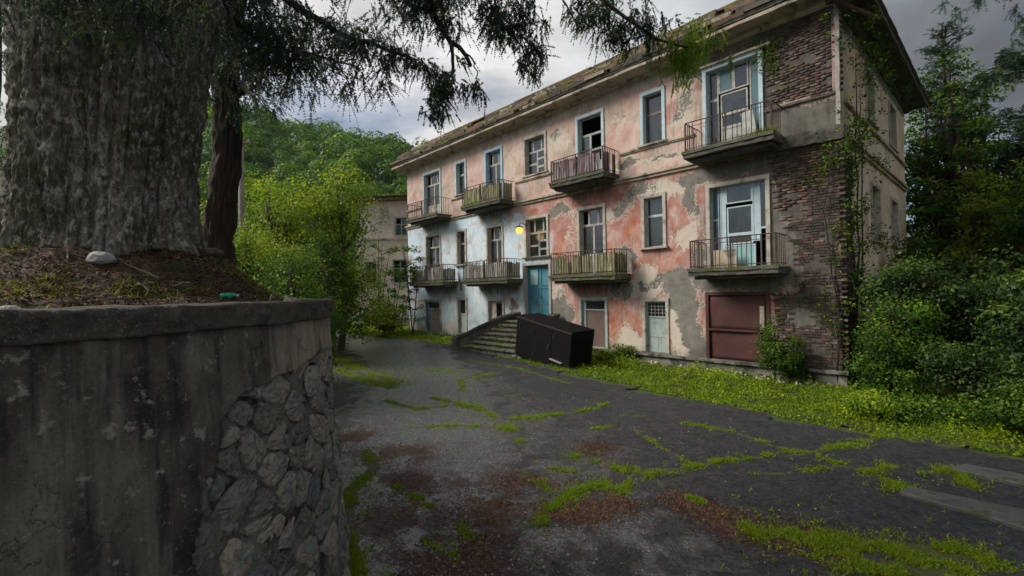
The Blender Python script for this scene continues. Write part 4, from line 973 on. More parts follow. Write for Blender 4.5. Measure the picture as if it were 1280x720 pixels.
CREAM = [(5.7, 2.85, 1.0, .55, .9), (5.9, 3.3, .5, .5, .8), (4.3, 4.55, .55, .5, .8), (6.7, .85, .5, .8, .75), (4.85, 1.4, .25, 1.4, .9), (3.9, 1.2, .18, 1.3, .9), (8.2, 5.9, 2.2, .35, .7), (5.3, 6.2, 2, .4, .75), (9.3, 5.2, .5, 1.2, .55), (7.0, 9.2, .5, .5, .6), (6.7, 7.4, 3, .35, .55), (9.9, 9.3, .9, .7, .65),
         (10.7, 8.9, .4, .6, .6), (12.9, 8.8, .5, .9, .6), (4.4, 8.75, .9, .5, .7), (17.2, 3.0, .5, .8, .45), (18.4, .9, .8, .5, .7), (22.2, .7, .7, .3, .7), (16.3, 3.6, .8, .5, .45), (12.8, 1.5, .6, .5, .8), (10.2, 2.6, .7, .4, .7), (3.3, 7.5, 1.2, .5, .7), (18.9, 5.9, .4, .5, .5), (13.1, 7.4, 1.2, .5, .35), (8.0, .8, 1.5, .3, .5)]
def blob(u, z, L):
    f = np.zeros_like(u); Pw = np.stack([u, z, 0 * u + 3], -1)
    u = u + (fbm(Pw, .9, 5, 111, .6) - .5) * 1.3; z = z + (fbm(Pw, .9, 5, 121, .6) - .5) * 1.0
    for a, b, ra, rb, s in L: f = np.maximum(f, s * np.exp(-(((u - a) / ra) ** 2 + ((z - b) / rb) ** 2) ** 1.4 * .8))
    return f
BALC = [  # u_hi, u_lo, z of the slab top
    (21.3, 18.1, 7.10), (15.85, 12.9, 7.08), (9.75, 7.05, 7.17), (3.95, 1.3, 7.10), (21.1, 17.6, 3.36), (15.9, 12.45, 3.34), (9.85, 6.6, 3.34), (3.85, 1.25, 3.34)]
def front_paint(u, z):
    P = np.stack([u, z, 0 * u], -1); n1 = fbm(P, .7, 4, 61); n2 = fbm(P, 1.9, 4, 64); n3 = fbm(P, 1.1, 3, 67)
    C = lambda *c: np.array(c)[None]
    mixc = lambda a, b, t: a + (b - a) * t[:, None]
    pink = mixc(C(.50, .305, .25), C(.55, .39, .32), smooth(n1, .38, .62)); pink = mixc(pink, C(.50, .225, .185), smooth(n2, .52, .68) * smooth(u, 12, 7))
    pink = mixc(pink, C(.52, .35, .30), smooth(u, 9, 16) * .7); pink = mixc(pink, C(.38, .32, .25), smooth(n3, .54, .68) * .7)
    blue = mixc(C(.50, .66, .78), C(.60, .72, .79), smooth(n1, .38, .62)); blue = mixc(blue, C(.60, .42, .38), smooth(n2, .56, .70) * .8); blue = mixc(blue, C(.34, .50, .55), smooth(z, 2.6, 1.2) * .8)
    red = mixc(C(.36, .135, .10), C(.44, .20, .155), smooth(n1, .4, .62)); red = mixc(red, C(.52, .33, .28), smooth(n2, .57, .70) * .9); red = mixc(red, C(.43, .13, .06), smooth(n3, .56, .68) * .7)
    lower = mixc(red, blue, smooth(u + (n2 - .5) * .5 + np.where(z > 5.2, (z - 5.2) * -1.6, 0), 10.45, 10.75))
    c = mixc(lower, pink, smooth(z, 6.78, 6.82))
    c = mixc(c, C(.40, .36, .28), smooth(z + (n2 - .5) * .8, 9.95, 10.35) * .75)
    c = mixc(c, C(.43, .40, .34), smooth(z + (n2 - .5) * .6, .95, .55) * .7)
    grey = blob(u, z, GREY); cream = np.maximum(blob(u, z, CREAM) * .95, .10 + .02 * smooth(u, 10.5, 4) * (z < 6.8)) + (n3 - .5) * .35
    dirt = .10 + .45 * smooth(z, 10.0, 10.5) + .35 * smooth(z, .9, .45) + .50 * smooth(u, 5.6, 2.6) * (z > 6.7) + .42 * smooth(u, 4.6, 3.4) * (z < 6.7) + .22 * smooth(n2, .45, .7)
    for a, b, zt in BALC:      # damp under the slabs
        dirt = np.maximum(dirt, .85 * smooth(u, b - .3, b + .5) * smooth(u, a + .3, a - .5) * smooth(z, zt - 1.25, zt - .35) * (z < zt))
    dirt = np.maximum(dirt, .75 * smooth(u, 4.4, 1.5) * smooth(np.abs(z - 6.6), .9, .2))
    for L in WIN:
        if L[4][:4] in ('wide', 'narr'): dirt = np.maximum(dirt, .42 * smooth(np.abs(u - (L[0] + L[1]) / 2), (L[0] - L[1]) / 2 + .1, (L[0] - L[1]) / 2 - .2) * smooth(z, L[2] - .9, L[2]) * (z < L[2]))
    return c, grey, np.clip(cream, 0, 1), dirt
BR1 = [(-.1, 8.02), (1.80, 8.15), (1.82, 10.1), (1.3, 10.35), (-.1, 10.5)]
BR2 = [(-.1, .42), (1.62, .42), (1.74, 2.62), (1.05, 2.66), (.86, 2.8), (.92, 3.2), (1.22, 4.45), (1.48, 4.8), (1.55, 6.72), (-.1, 6.72)]
def in_brick(u, z):
    P = np.stack([u, z, 0 * u], -1); du = (fbm(P, 2.2, 4, 71) - .5) * .5; dz = (fbm(P, 2.2, 4, 75) - .5) * .5
    Q = np.stack([u + du, z + dz], 1)
    m = pip(Q, BR1) & (u > .09) | pip(Q, BR2)
    return m & ~(((u - .95) / .42) ** 2 + ((z - 1.85) / .3) ** 2 + du * 2 < 1)
def side_paint(a, z):
    P = np.stack([a + 40, z, 0 * a], -1); n1 = fbm(P, .7, 4, 61); n2 = fbm(P, 1.9, 4, 64)
    mixc = lambda p, q, t: p + (q - p) * t[:, None]; C = lambda *c: np.array(c)[None]
    c = mixc(C(.40, .30, .19), C(.50, .42, .30), smooth(n1, .38, .62)); c = mixc(c, C(.50, .32, .24), smooth(n2, .5, .66) * .8)
    grey = np.maximum(.30 + (n1 - .5), .85 * smooth(z, 9.6, 10.3)); return np.minimum(c * 1.45, .72), grey * .8, .35 + (n2 - .5), .08 + .5 * smooth(z, 10, 10.5) + .5 * smooth(a, 2.0, .8) + .3 * smooth(z, 2.5, .5)
def side_brick(a, z):
    P = np.stack([a, z, 0 * a + 9], -1); du = (fbm(P, 2., 4, 81) - .5) * 1.3
    return (a + du < 1.7) & (z < 6.6)

def grid_lines(lo, hi, cuts, step):
    cuts = sorted(set([lo, hi] + [c for c in cuts if lo < c < hi])); out = []
    for a, b in zip(cuts[:-1], cuts[1:]):
        n = max(1, int(round((b - a) / step))); out += list(np.linspace(a, b, n, endpoint=False))
    return np.array(out + [hi])
def wall_panel(name, A0, A1, Z0, Z1, holes, to3, paint, bmask, flip, seed, parent, step=.055):
    ax = grid_lines(A0, A1, [c for h in holes for c in h[:2]], step); az = grid_lines(Z0, Z1, [c for h in holes for c in h[2:4]], step)
    A, Z = np.meshgrid(ax, az, indexing='ij'); a, z = A.ravel(), Z.ravel(); n = len(az)
    ii, jj = np.meshgrid(np.arange(len(ax) - 1), np.arange(n - 1), indexing='ij'); q = (ii * n + jj).ravel()
    ca = ((A[:-1, :-1] + A[1:, 1:]) / 2).ravel(); cz = ((Z[:-1, :-1] + Z[1:, 1:]) / 2).ravel(); keep = np.ones(len(q), bool)
    for h in holes: keep &= ~((ca > h[0]) & (ca < h[1]) & (cz > h[2]) & (cz < h[3]))
    keep &= ~bmask(ca, cz)
    c, g, cr, d = paint(a, z)
    P = np.stack([a, z, 0 * a + seed], -1)
    near = np.ones(len(a))
    for h in holes: near = np.minimum(near, np.clip(np.maximum(np.maximum(h[0] - a, a - h[1]), np.maximum(h[2] - z, z - h[3])) / .15, 0, 1))
    off = ((fbm(P, 1.2, 4, seed) - .5) * .03 + (fbm(P, 9, 2, seed + 3) - .5) * .012 - .014 * smooth(g, .45, .55)) * near
    F = np.stack([q, q + n, q + n + 1, q + 1], 1)[keep]
    if flip: F = F[:, ::-1]
    return mesh(name, to3(a, z, off), F, M['plaster'], parent, attrs={'grey': g, 'cream': cr, 'dirt': d}, cols={'paint': c}, shade=True)
holes = [(-a + AW, -b - AW, z0 + (0 if k in ('door', 'door_open', 'bigdoor', 'bigdoor2', 'bluedoor', 'lowdoor', 'grille', 'entrance', 'boarded', 'smalldoor', 'garage') else .06), z1 - AW) for a, b, z0, z1, k, _, _ in WIN]
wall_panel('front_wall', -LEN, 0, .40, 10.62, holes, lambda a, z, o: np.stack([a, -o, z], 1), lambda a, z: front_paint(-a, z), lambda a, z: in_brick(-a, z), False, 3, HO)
sholes = [(a + AW, b - AW, z0 + .06, z1 - AW) for a, b, z0, z1, k, _, _ in SWIN]
wall_panel('side_wall', 0, DEP, .40, 10.62, sholes, lambda a, z, o: np.stack([o, a, z], 1), side_paint, side_brick, False, 8, HO, .07)
# end wall and back wall, seen only from other places
no = lambda a, z: np.zeros(len(a), bool)
wall_panel('end_wall', 0, DEP, 0, 10.62, [], lambda a, z, o: np.stack([-LEN - o, a, z], 1), lambda a, z: front_paint(a * 0 + 15 + a * .3, z), no, True, 12, HO, .3)
wall_panel('back_wall', -LEN, 0, 0, 10.62, [], lambda a, z, o: np.stack([a, DEP + o, z], 1), side_paint, no, True, 15, HO, .3)
# the thickness of the front and side walls behind the plaster (jambs) and the rooms
mb = MB()
def core(mb, A0, A1, holes, f):
    ax = sorted(set([A0, A1] + [c for h in holes for c in h[:2]])); 
    for a, b in zip(ax[:-1], ax[1:]):
        hs = sorted([h for h in holes if h[0] < (a + b) / 2 < h[1]], key=lambda h: h[2]); z = .3
        for h in hs:
            if h[2] > z: f(mb, a, b, z, h[2])
            z = h[3]
        f(mb, a, b, z, 10.6)
core(mb, -LEN + .1, -.03, holes, lambda m, a, b, z0, z1: m.box(a, b, .022, .34, z0, z1))
core(mb, .345, DEP - .02, sholes, lambda m, a, b, z0, z1: m.box(-.34, -.03, a, b, z0, z1))
mb.build('wall_core', M['brick_core'], HO)
mb = MB()
for z in (.42, 3.30, 7.0): mb.box(-LEN + .1, -.36, .36, DEP - .1, z - .2, z)
mb.box(-LEN + .1, -.36, .36, DEP - .1, 10.40, 10.5)
mb.box(-LEN + .1, -.36, 5.0, 5.15, .43, 10.38)
for u in (18.2, 13.0, 10.1, 6.9, 4.4): mb.box(-u - .06, -u + .06, .36, 4.98, .43, 3.08); mb.box(-u - .06, -u + .06, .36, 4.98, 3.32, 6.78); mb.box(-u - .06, -u + .06, .36, 4.98, 7.02, 10.38)
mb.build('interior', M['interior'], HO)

# bricks
def brick_mesh(seed):
    r = random.Random(seed); V = []
    for z in (-.5, .5):
        for y in (0, 1):
            for x in (-.5, .5): V.append((x * .245 + r.uniform(-.006, .006), y * .10 + r.uniform(-.004, .004) * (1 - y), z * .060 + r.uniform(-.003, .003)))
    me = bpy.data.meshes.new('brick'); me.from_pydata(V, [], [(0, 2, 3, 1), (4, 5, 7, 6), (0, 1, 5, 4), (2, 6, 7, 3), (0, 4, 6, 2), (1, 3, 7, 5)]); me.materials.append(M['brick_one']); return me
BM = [brick_mesh(i) for i in range(8)]
bl = []; r_ = random.Random(5)
for j in range(int((10.5 - .44) / .0786)):
    z = .48 + j * .0786
    for i in range(9):
        u = .125 + i * .258 - (.125 if j % 2 else 0)
        if u < .0: u = .06
        if in_brick(np.array([u]), np.array([z]))[0] or in_brick(np.array([u - .12]), np.array([z]))[0] or in_brick(np.array([u + .12]), np.array([z]))[0]:
            if 6.62 < z < 8.0 or (u > 1.74 and z < 2.7) or (u > 1.78 and z > 2.7 and z < 6.6) or (u > 1.80): continue
            n = float(vnoise(np.array([[u * 2.4, z * 6.2, 3.3]]), 1, 8)[()] if False else vnoise(np.array([[u * 2.4, z * 6.2, 3.3]]), 1, 8)[0])
            dpt = r_.uniform(-.006, .010) + (.045 if n > .70 else 0)
            if n > .82 or r_.random() < .03: continue
            bl.append(((-u, dpt, z), 0))
    for i in range(11):
        a = .125 + i * .258 + (.125 if j % 2 else 0)
        if z < 6.6 and side_brick(np.array([a]), np.array([z]))[0]:
            if r_.random() < .05: continue
            bl.append(((r_.uniform(-.02, .012), a, z), 1))
def bdist(b): p = H2W(b[0][0], b[0][1]); return math.sqrt(p[0] ** 2 + p[1] ** 2 + (b[0][2] - CAMZ) ** 2) + (b[1] * 50)
bl.sort(key=bdist); restV = []; restT = []
for i, (p, sd) in enumerate(bl):
    rot = (r_.uniform(-.02, .02), r_.uniform(-.012, .012), r_.uniform(-.02, .02) + (math.pi / 2 if sd else 0))
    if i < 296:
        o = bpy.data.objects.new('brick', BM[i % 8]); COL.objects.link(o); o.parent = HO; o.location = p; o.rotation_euler = rot
    else:
        from mathutils import Euler
        R_ = Euler(rot).to_matrix(); restV += [tuple(R_ @ v.co + Vector(p)) for v in BM[i % 8].vertices]; restT += [r_.random()] * 6
fb = np.array([(0, 2, 3, 1), (4, 5, 7, 6), (0, 1, 5, 4), (2, 6, 7, 3), (0, 4, 6, 2), (1, 3, 7, 5)]); nb = len(restV) // 8
kind(mesh('brickwork', restV, (fb[None] + (np.arange(nb) * 8)[:, None, None]).reshape(-1, 4), M['brick_many'], HO, fattrs={'tint': restT}), 'stuff')

# mouldings
MB().rough(-LEN - .1, 0.1, -.10, .2, -.3, .37, .25, .02, 1).build('plinth', M['old_concrete'], HO, shade=False)
MB().rough(-LEN - .12, .14, -.19, .06, .355, .435, .12, .022, 4, 4).build('plinth_ledge', M['old_concrete'], HO)
MB().rough(.005, .10, .22, DEP, -.3, .37, .3, .02, 7).build('plinth', M['dark_concrete'], HO)
MB().rough(-LEN - .08, -1.95, -.075, .04, 6.80, 6.90, .3, .006, 11).rough(-LEN - .12, -1.95, -.14, .04, 6.905, 6.985, .2, .008, 13).build('string_course', M['string'], HO)
MB().rough(-1.95, .16, -.17, .05, 6.74, 7.10, .07, .055, 17, 3.5).build('string_course', M['dark_concrete'], HO)
MB().rough(-1.85, -.0, -.05, .05, 8.0, 8.07, .07, .03, 18, 3.5).build('string_course', M['dark_concrete'], HO)
MB().rough(.0, .08, .9, DEP, 6.80, 6.90, .3, .008, 19).rough(.0, .15, .7, DEP, 6.905, 6.985, .2, .02, 23).build('string_course', M['string'], HO)
MB().rough(.0, .09, .6, DEP, 7.90, 7.985, .2, .015, 29).build('sill_band', M['string'], HO)
MB().rough(-.03, .07, -.06, .12, 7.12, 10.5, .09, .02, 31, 3).build('corner_edge', M['grey_post'], HO)
for a, b in ((22.9, 21.35), (18.05, 15.9), (12.85, 9.8), (7.0, 4.02)):
    MB().rough(-a, -b, -.075, .03, 7.905, 7.975, .2, .008, int(a * 3)).rough(-a, -b, -.045, .03, 7.86, 7.90, .3, .003, int(a)).build('sill_band', M['string'], HO)
# cornice
def sweep(mb, prof, x0, x1, step, amp, seed, axis):
    """profile (outward offset, z) swept along the front ('x') or the side ('y')"""
    s = np.linspace(x0, x1, int((x1 - x0) / step) + 2); k = len(prof); pr = np.array(prof)
    S = np.repeat(s, k); O = np.tile(pr[:, 0], len(s)); Zc = np.tile(pr[:, 1], len(s))
    P = np.stack([S, -O, Zc], 1) if axis == 'x' else np.stack([O, S, Zc], 1)
    D = np.stack([fbm(P, 2.6, 4, seed + i * 4) - .5 for i in range(3)], 1) * 2 * amp
    F = []
    for i in range(len(s) - 1):
        for j in range(k): a = i * k + j; b = i * k + (j + 1) % k; F.append((a, b, b + k, a + k))
    F += [tuple(range(k))[::-1], tuple(range(len(P) - k, len(P)))]
    mb.add(P + D, F)
cp = [(-.2, 10.46), (0.02, 10.46), (.10, 10.50), (.14, 10.56), (.42, 10.57), (.66, 10.58), (.72, 10.60), (.73, 10.68), (.70, 10.70), (-.2, 10.70)]
mb = MB(); sweep(mb, cp, -LEN - .7, .74, .12, .018, 33, 'x'); mb.build('cornice', M['string'], HO)
mb = MB(); sweep(mb, [(.3, 10.705), (.68, 10.70), (.74, 10.74), (.66, 10.80), (.70, 10.86), (.5, 10.88), (.3, 10.88)], -LEN - .7, .74, .10, .03, 35, 'x'); mb.build('cornice', M['dark_concrete'], HO)
mb = MB(); sweep(mb, cp, -.2, DEP + .8, .15, .03, 37, 'y'); mb.build('cornice', M['dark_concrete'], HO)
mb = MB(); sweep(mb, [(.3, 10.705), (.70, 10.70), (.80, 10.76), (.78, 10.86), (.5, 10.9), (.3, 10.9)], -.7, DEP + .8, .15, .03, 39, 'y'); mb.build('cornice', M['dark_concrete'], HO)
# roof body and broken roof slabs along the eaves
V = [(-LEN - .55, -.55, 10.86), (.55, -.55, 10.86), (.55, DEP + .6, 10.86), (-LEN - .55, DEP + .6, 10.86), (-LEN + .25, .30, 11.78), (-.25, .30, 11.78), (-.25, DEP - .3, 11.78), (-LEN + .25, DEP - .3, 11.78), (-LEN + 4, DEP / 2, 12.0), (-4, DEP / 2, 12.0)]
mesh('roof', V, [(0, 1, 5, 4), (1, 2, 6, 5), (2, 3, 7, 6), (3, 0, 4, 7), (4, 5, 9, 8), (5, 6, 9), (6, 7, 8, 9), (7, 4, 8)], M['slate_rust'], HO)
def slabpiece(mat, seed, L, Wd, T):
    mb = MB(); mb.rough(-L / 2, L / 2, -Wd / 2, Wd / 2, -T / 2, T / 2, L / 2.2, .014, seed, 5); o = mb.build('roof_slab', M[mat], HO); return o
protos = [slabpiece(('slate', 'slate_rust', 'roof_pale')[i % 3], 40 + i, .95 + .2 * (i % 4), .30, .13) for i in range(9)]
r_ = random.Random(9); first = {}; cnt = 0
def place_slab(loc, rot):
    global cnt
    p = protos[r_.randrange(9)]
    if p not in first: first[p] = 1; p.location = loc; p.rotation_euler = rot
    else: link_copy(p, HO, loc, rot)
    cnt += 1
tilt = math.atan2(.92, .85)
for row in range(5):
    t = (row + .35) / 5
    x = -LEN - .45 + r_.uniform(0, .3)
    while x < .4 - t * .5:
        if r_.random() > .06:
            place_slab((x, -.60 + t * .92 + r_.uniform(-.02, .02), 10.91 + t * .95 + r_.uniform(-.015, .03)), (r_.uniform(-.05, .30), r_.uniform(-.02, .02), r_.uniform(-.02, .02)))
        x += r_.uniform(1.05, 1.5)
for row in range(4):
    t = (row + .35) / 4; y = -.3
    while y < DEP + .3:
        if r_.random() > .15: place_slab((.62 - t * .8, y, 10.93 + t * .85), (tilt - .4, r_.uniform(-.04, .04), math.pi / 2 + r_.uniform(-.03, .03)))
        y += r_.uniform(.8, 1.1)
for a, b in ((-LEN + .1, -17.3), (-17.2, -13.1), (-13.05, -8.4), (-8.3, -4.9), (-4.8, -.1)):
    MB().rough(a, b, .14, .42, 11.80 + r_.uniform(-.02, .03), 11.86 + r_.uniform(0, .04), .3, .012, int(-a * 5)).build('roof_edge_board', M['slate_rust'], HO)
P = np.stack([rng.uniform(-LEN - .5, .4, 9000), rng.uniform(-.66, .3, 9000)], 1); nz_ = fbm(np.concatenate([P * [1, 2.5], np.zeros((9000, 1))], 1), 1.3, 4, 91); P = P[nz_ > .555]
C = np.stack([P[:, 0], P[:, 1], 10.99 + (P[:, 1] + .60) * 1.03 + rng.uniform(0, .03, len(P))], 1)
V, F, t = leaf_quads(C, .09, rng, .5, .6); V2, F2, t2 = blades(C[::4], .16, .02, rng, .6)
kind(mesh('roof_moss', V, F, M['moss'], HO, fattrs={'tint': t}), 'stuff'); kind(mesh('roof_weeds', V2, F2, M['moss'], HO, fattrs={'tint': t2}), 'stuff')
# drain pipe at the corner
MB().tube([(.02, -.28, 10.62), (.10, -.16, 10.40), (.32, .35, 10.30), (.70, 1.3, 10.22)], .085, 10).build('drain_pipe', M['rust'], HO, shade=True)

# ------------------------------------------------------------------ windows and doors of the house
SPEC = {  # cells in fractions of the opening: x0, x1, z0, z1, what
    'narrow': [(0, 1, .64, 1, 'g'), (0, 1, 0, .64, 'g')], 'narrow_board': [(0, 1, .62, 1, 'g'), (0, 1, 0, .62, 'g')],
    'wide': [(0, .30, .64, 1, 'g'), (.30, .72, .64, 1, 'g'), (.72, 1, .64, 1, 'g'), (0, .5, .30, .64, 'g'), (0, .5, 0, .30, 'g'), (.5, 1, .42, .64, 'g'), (.5, 1, .20, .42, 'g'), (.5, 1, 0, .20, 'g')],
    'door': [(0, .30, .76, 1, 'n'), (.30, .70, .76, 1, 'g'), (.70, 1, .76, 1, 'g'), (0, .5, .30, .76, 'g'), (.5, 1, .30, .76, 'g'), (0, .5, 0, .30, 'p'), (.5, 1, 0, .30, 'p')],
    'door_open': [(0, 1, .74, 1, 'n'), (.0, .42, .36, .74, 'g'), (0, .42, 0, .36, 'p'), (.42, 1, .50, .74, 'n'), (.42, 1, .30, .50, 'n'), (.42, 1, 0, .30, 'p')],
    'bigdoor': [(0, .20, .66, 1, 'g'), (0, .20, 0, .66, 'g'), (.20, .50, .72, 1, 'blue'), (.50, .78, .72, 1, 'g'), (.24, .76, .46, .70, 'g'), (.24, .76, .30, .46, 'g'), (.24, .76, 0, .30, 'p'), (.80, 1, .0, 1, 'blue')],
    'bigdoor2': [(0, .13, .60, 1, 'teal'), (0, .13, 0, .60, 'g'), (.26, .74, .78, 1, 'curt'), (.28, .74, .40, .74, 'curt'), (.28, .74, .28, .40, 'g'), (.24, .78, 0, .27, 'tealp'), (.86, 1, .45, 1, 'g'), (.86, 1, .0, .45, 'n'), (.15, .26, .0, 1, 'p'), (.74, .86, .3, 1, 'p')]}
CONTENT = {'p': None, 'blue': 'old_blue_panel', 'teal': 'old_blue_panel', 'tealp': 'pale_teal', 'curt': 'curtain'}
def opening(u0, W, z0, z1, knd, am, sm, side=False):
    """window part in its own frame: x along the wall, y into the wall, z up"""
    H = z1 - z0; mb = MB(); doorish = knd not in ('narrow', 'narrow_board', 'wide'); zb = 0 if doorish else .06
    if knd == 'garage':
        mb.box(0, AW, -.03, .06, 0, H).box(W - AW, W, -.03, .06, 0, H).box(AW, W - AW, -.03, .06, H - AW, H)
    else:
        pj = .045
        mb.box(0, AW, -pj, .03, zb, H - AW); mb.box(W - AW, W, -pj, .03, zb, H - AW); mb.box(-.01, W + .01, -pj - .004, .03, H - AW, H + .01)
        mb.box(AW, AW + .02, -pj + .004, .30, zb, H - AW - .02); mb.box(W - AW - .02, W - AW, -pj + .004, .30, zb, H - AW - .02); mb.box(AW, W - AW, -pj + .004, .30, H - AW - .02, H - AW)
    w = mb.build('door' if doorish else 'window', M[am], HO)
    if side: w.location = (0, u0, z0); w.rotation_euler = (0, 0, math.pi / 2)
    else: w.location = (-u0, 0, z0)
    x0, x1, h0, h1 = AW + .02, W - AW - .02, zb + .005, H - AW - .02; ww, hh = x1 - x0, h1 - h0
    if not doorish:
        MB().rough(-.08, W + .08, -.13 if 'wide' != knd or z0 < 7 else -.09, .2, 0, .06, .1, .008, int(z0 * 9 + u0)).build('sill', M['step_moss' if knd == 'wide' and z0 < 7 and not side else 'string'], w)
    if knd in SPEC:
        fr = MB(); b = .045; yy = .17
        for cx0, cx1, cz0, cz1, what in SPEC[knd]:
            a0, a1, c0, c1 = x0 + cx0 * ww, x0 + cx1 * ww, h0 + cz0 * hh, h0 + cz1 * hh
            bb = b if a1 - a0 > .3 else .03
            fr.box(a0 + .001, a0 + bb, yy, yy + .05, c0 + .001, c1 - .001).box(a1 - bb, a1 - .001, yy, yy + .05, c0 + .001, c1 - .001).box(a0 + bb, a1 - bb, yy, yy + .05, c0 + .001, c0 + bb).box(a0 + bb, a1 - bb, yy, yy + .05, c1 - bb, c1 - .001)
            g = (a0 + bb, a1 - bb, c0 + bb, c1 - bb)
            if what == 'g': MB().box(g[0], g[1], yy + .02, yy + .026, g[2], g[3]).build('pane', M['glass'], w)
            elif what == 'n': pass
            elif what == 'curt':
                n = 24; xs = np.linspace(g[0] + .02, g[1] - .02, n); V = [(x, yy + .07 + .018 * math.sin(i * 1.9), z) for i, x in enumerate(xs) for z in (g[2], g[3])]
                mesh('curtain', V, [(2 * i, 2 * i + 2, 2 * i + 3, 2 * i + 1) for i in range(n - 1)], M['curtain'], w); MB().box(g[0], g[1], yy + .02, yy + .026, g[2], g[3]).build('pane', M['glass'], w)
            else: MB().box(g[0], g[1], yy + .012, yy + .035, g[2], g[3]).build('panel', M[CONTENT[what] or sm], w)
        fr.build('sash', M[sm], w)
        if knd == 'bigdoor':   # torn leaf hanging in the doorway
            MB().box(.0, .42, -.02, .02, .0, .95).build('broken_leaf', M['white_sash'], w, loc=(W * .72, .03, .12)).rotation_euler = (.12, -.10, -.3)
    elif knd == 'entrance':
        MB().box(x0, x0 + .05, .16, .24, h0, h1).box(x1 - .05, x1, .16, .24, h0, h1).box(x0 + .05, x1 - .05, .16, .24, h1 - .05, h1).build('frame', M['teal_door'], w)
        xm = (x0 + x1) / 2
        for a, b in ((x0 + .055, xm - .005), (xm + .005, x1 - .055)):
            lf = MB().box(a, b, .19, .23, h0, h1 - .055)
            lf.build('door_leaf', M['teal_door'], w)
            for c0, c1 in ((.06, .30), (.34, .58), (.62, .95)):
                z_0, z_1 = h0 + hh * c0, h0 + hh * c1; pm = MB(); q = .03
                pm.box(a + .08, b - .08, .165, .189, z_0, z_0 + q).box(a + .08, b - .08, .165, .189, z_1 - q, z_1).box(a + .08, a + .08 + q, .165, .189, z_0 + q, z_1 - q).box(b - .08 - q, b - .08, .165, .189, z_0 + q, z_1 - q)
                pm.build('moulding', M['teal_door'], w)
            if a < xm - .1: MB().box(a + .12, b - .1, .172, .1885, h0 + hh * .64, h0 + hh * .93).build('panel', M['pale_teal'], w)
        MB().tube([(xm + .07, .19, h0 + 1.0), (xm + .07, .13, h0 + 1.0), (xm + .07, .13, h0 + 1.12)], .012, 6).build('handle', M['rust'], w)
        MB().rough(x0, x1, -.05, .3, -.02, .03, .1, .006, 5).build('threshold', M['old_concrete'], w)
    elif knd == 'bluedoor':
        MB().box(x0, x0 + .22, .05, .11, h0, h1).box(x1 - .04, x1, .05, .11, h0, h1).box(x0 + .22, x1 - .04, .05, .11, h1 - .10, h1).box(x0 + .5, x0 + .53, .06, .10, h1 - .42, h1 - .1).build('frame', M['deep_blue'], w)
        MB().box(x0 + .22, x1 - .04, .13, .14, h1 - .42, h1 - .10).build('pane', M['glass'], w)
        for k in range(9):
            z_ = h0 + k * .158; c = MB().box(x0 + .225, x1 - .045, .06 + .004 * (k % 3), .085 + .004 * (k % 3), z_ + .004, z_ + .152).build('plank', M['grey_wood'], w)
    elif knd == 'lowdoor':
        MB().box(x0, x0 + .05, .1, .16, h0, h1).box(x1 - .05, x1, .1, .16, h0, h1).box(x0 + .05, x1 - .05, .1, .16, h1 - .05, h1).box(x0 + .05, x1 - .05, .1, .16, h0 + hh * .55, h0 + hh * .6).build('frame', M['cream_wood'], w)
        MB().box(x0 + .05, x1 - .05, .12, .14, h0, h0 + hh * .55).build('panel', M['mint'], w); MB().box(x0 + .05, x1 - .05, .13, .136, h0 + hh * .6, h1 - .05).build('pane', M['glass'], w)
    elif knd == 'grille':
        MB().box(x0, x0 + .48, .1, .13, h0, h1).box(x0 + .48, x1, .1, .13, h0, h0 + hh * .52).box(x0 + .48, x1, .1, .13, h1 - .12, h1).build('panel', M['cream_wood'], w)
        gm = MB()
        for k in range(5): xx = x0 + .5 + k * (x1 - x0 - .52) / 4; gm.box(xx - .008, xx + .008, .08, .095, h0 + hh * .52, h1 - .12)
        for k in range(5): z_ = h0 + hh * .54 + k * (hh * .48 - .16) / 4; gm.box(x0 + .48, x1, .096, .11, z_ - .008, z_ + .008)
        gm.build('grille', M['rust'], w); MB().box(x0 + .2, x1 - .1, .02, .10, h0 + hh * .40, h0 + hh * .44).build('ledge', M['white_sash'], w)
    elif knd in ('boarded', 'smalldoor'):
        pm = M['brown_board' if knd == 'boarded' else 'mint']; s0 = .12 if knd == 'boarded' else .0; tp = .20 if knd == 'boarded' else .30
        MB().box(x0, x0 + s0 + .04, .06, .16, h0, h1).box(x1 - .04, x1, .08, .16, h0, h1).box(x0 + s0 + .04, x1 - .04, .08, .16, h1 - .06, h1).box(x0 + s0 + .04, x1 - .04, .07, .15, h0 + hh * (1 - tp) - .03, h0 + hh * (1 - tp) + .02).build('frame', M['mint'], w)
        if knd == 'boarded': MB().box(x0 + s0 + .04, x1 - .04, .10, .12, h0, h0 + hh * (1 - tp) - .03).build('board', pm, w)
        else:
            zz0 = h0 + hh * .30
            MB().box(x0 + .045, x1 - .045, .10, .12, zz0 + .008, h0 + hh * (1 - tp) - .032).build('board', pm, w)
            xm = x0 + .55 * ww; MB().box(x0 + .045, xm - .006, .10, .12, h0, zz0 - .006).build('board', pm, w); MB().box(xm + .006, x1 - .045, .104, .12, h0, zz0 - .006).build('board', pm, w)
        gm = MB(); za, zb_ = h0 + hh * (1 - tp) + .02, h1 - .06; xa, xb = x0 + s0 + .04, x1 - .04
        for k in range(1, 5): xx = xa + (xb - xa) * k / 5; gm.box(xx - .008, xx + .008, .085, .10, za, zb_)
        for k in range(1, 4): z_ = za + (zb_ - za) * k / 4; gm.box(xa, xb, .101, .112, z_ - .008, z_ + .008)
        gm.build('grille', M['white_sash' if knd == 'smalldoor' else 'rust'], w); MB().box(xa, xb, .135, .14, za, zb_).build('pane', M['glass'], w)
        MB().rough(-.04, W + .04, -.09, .1, -.03, .035, .12, .008, 3).build('threshold', M['white_sash' if knd == 'boarded' else 'old_concrete'], w)
    elif knd == 'garage':
        zf = H * .44
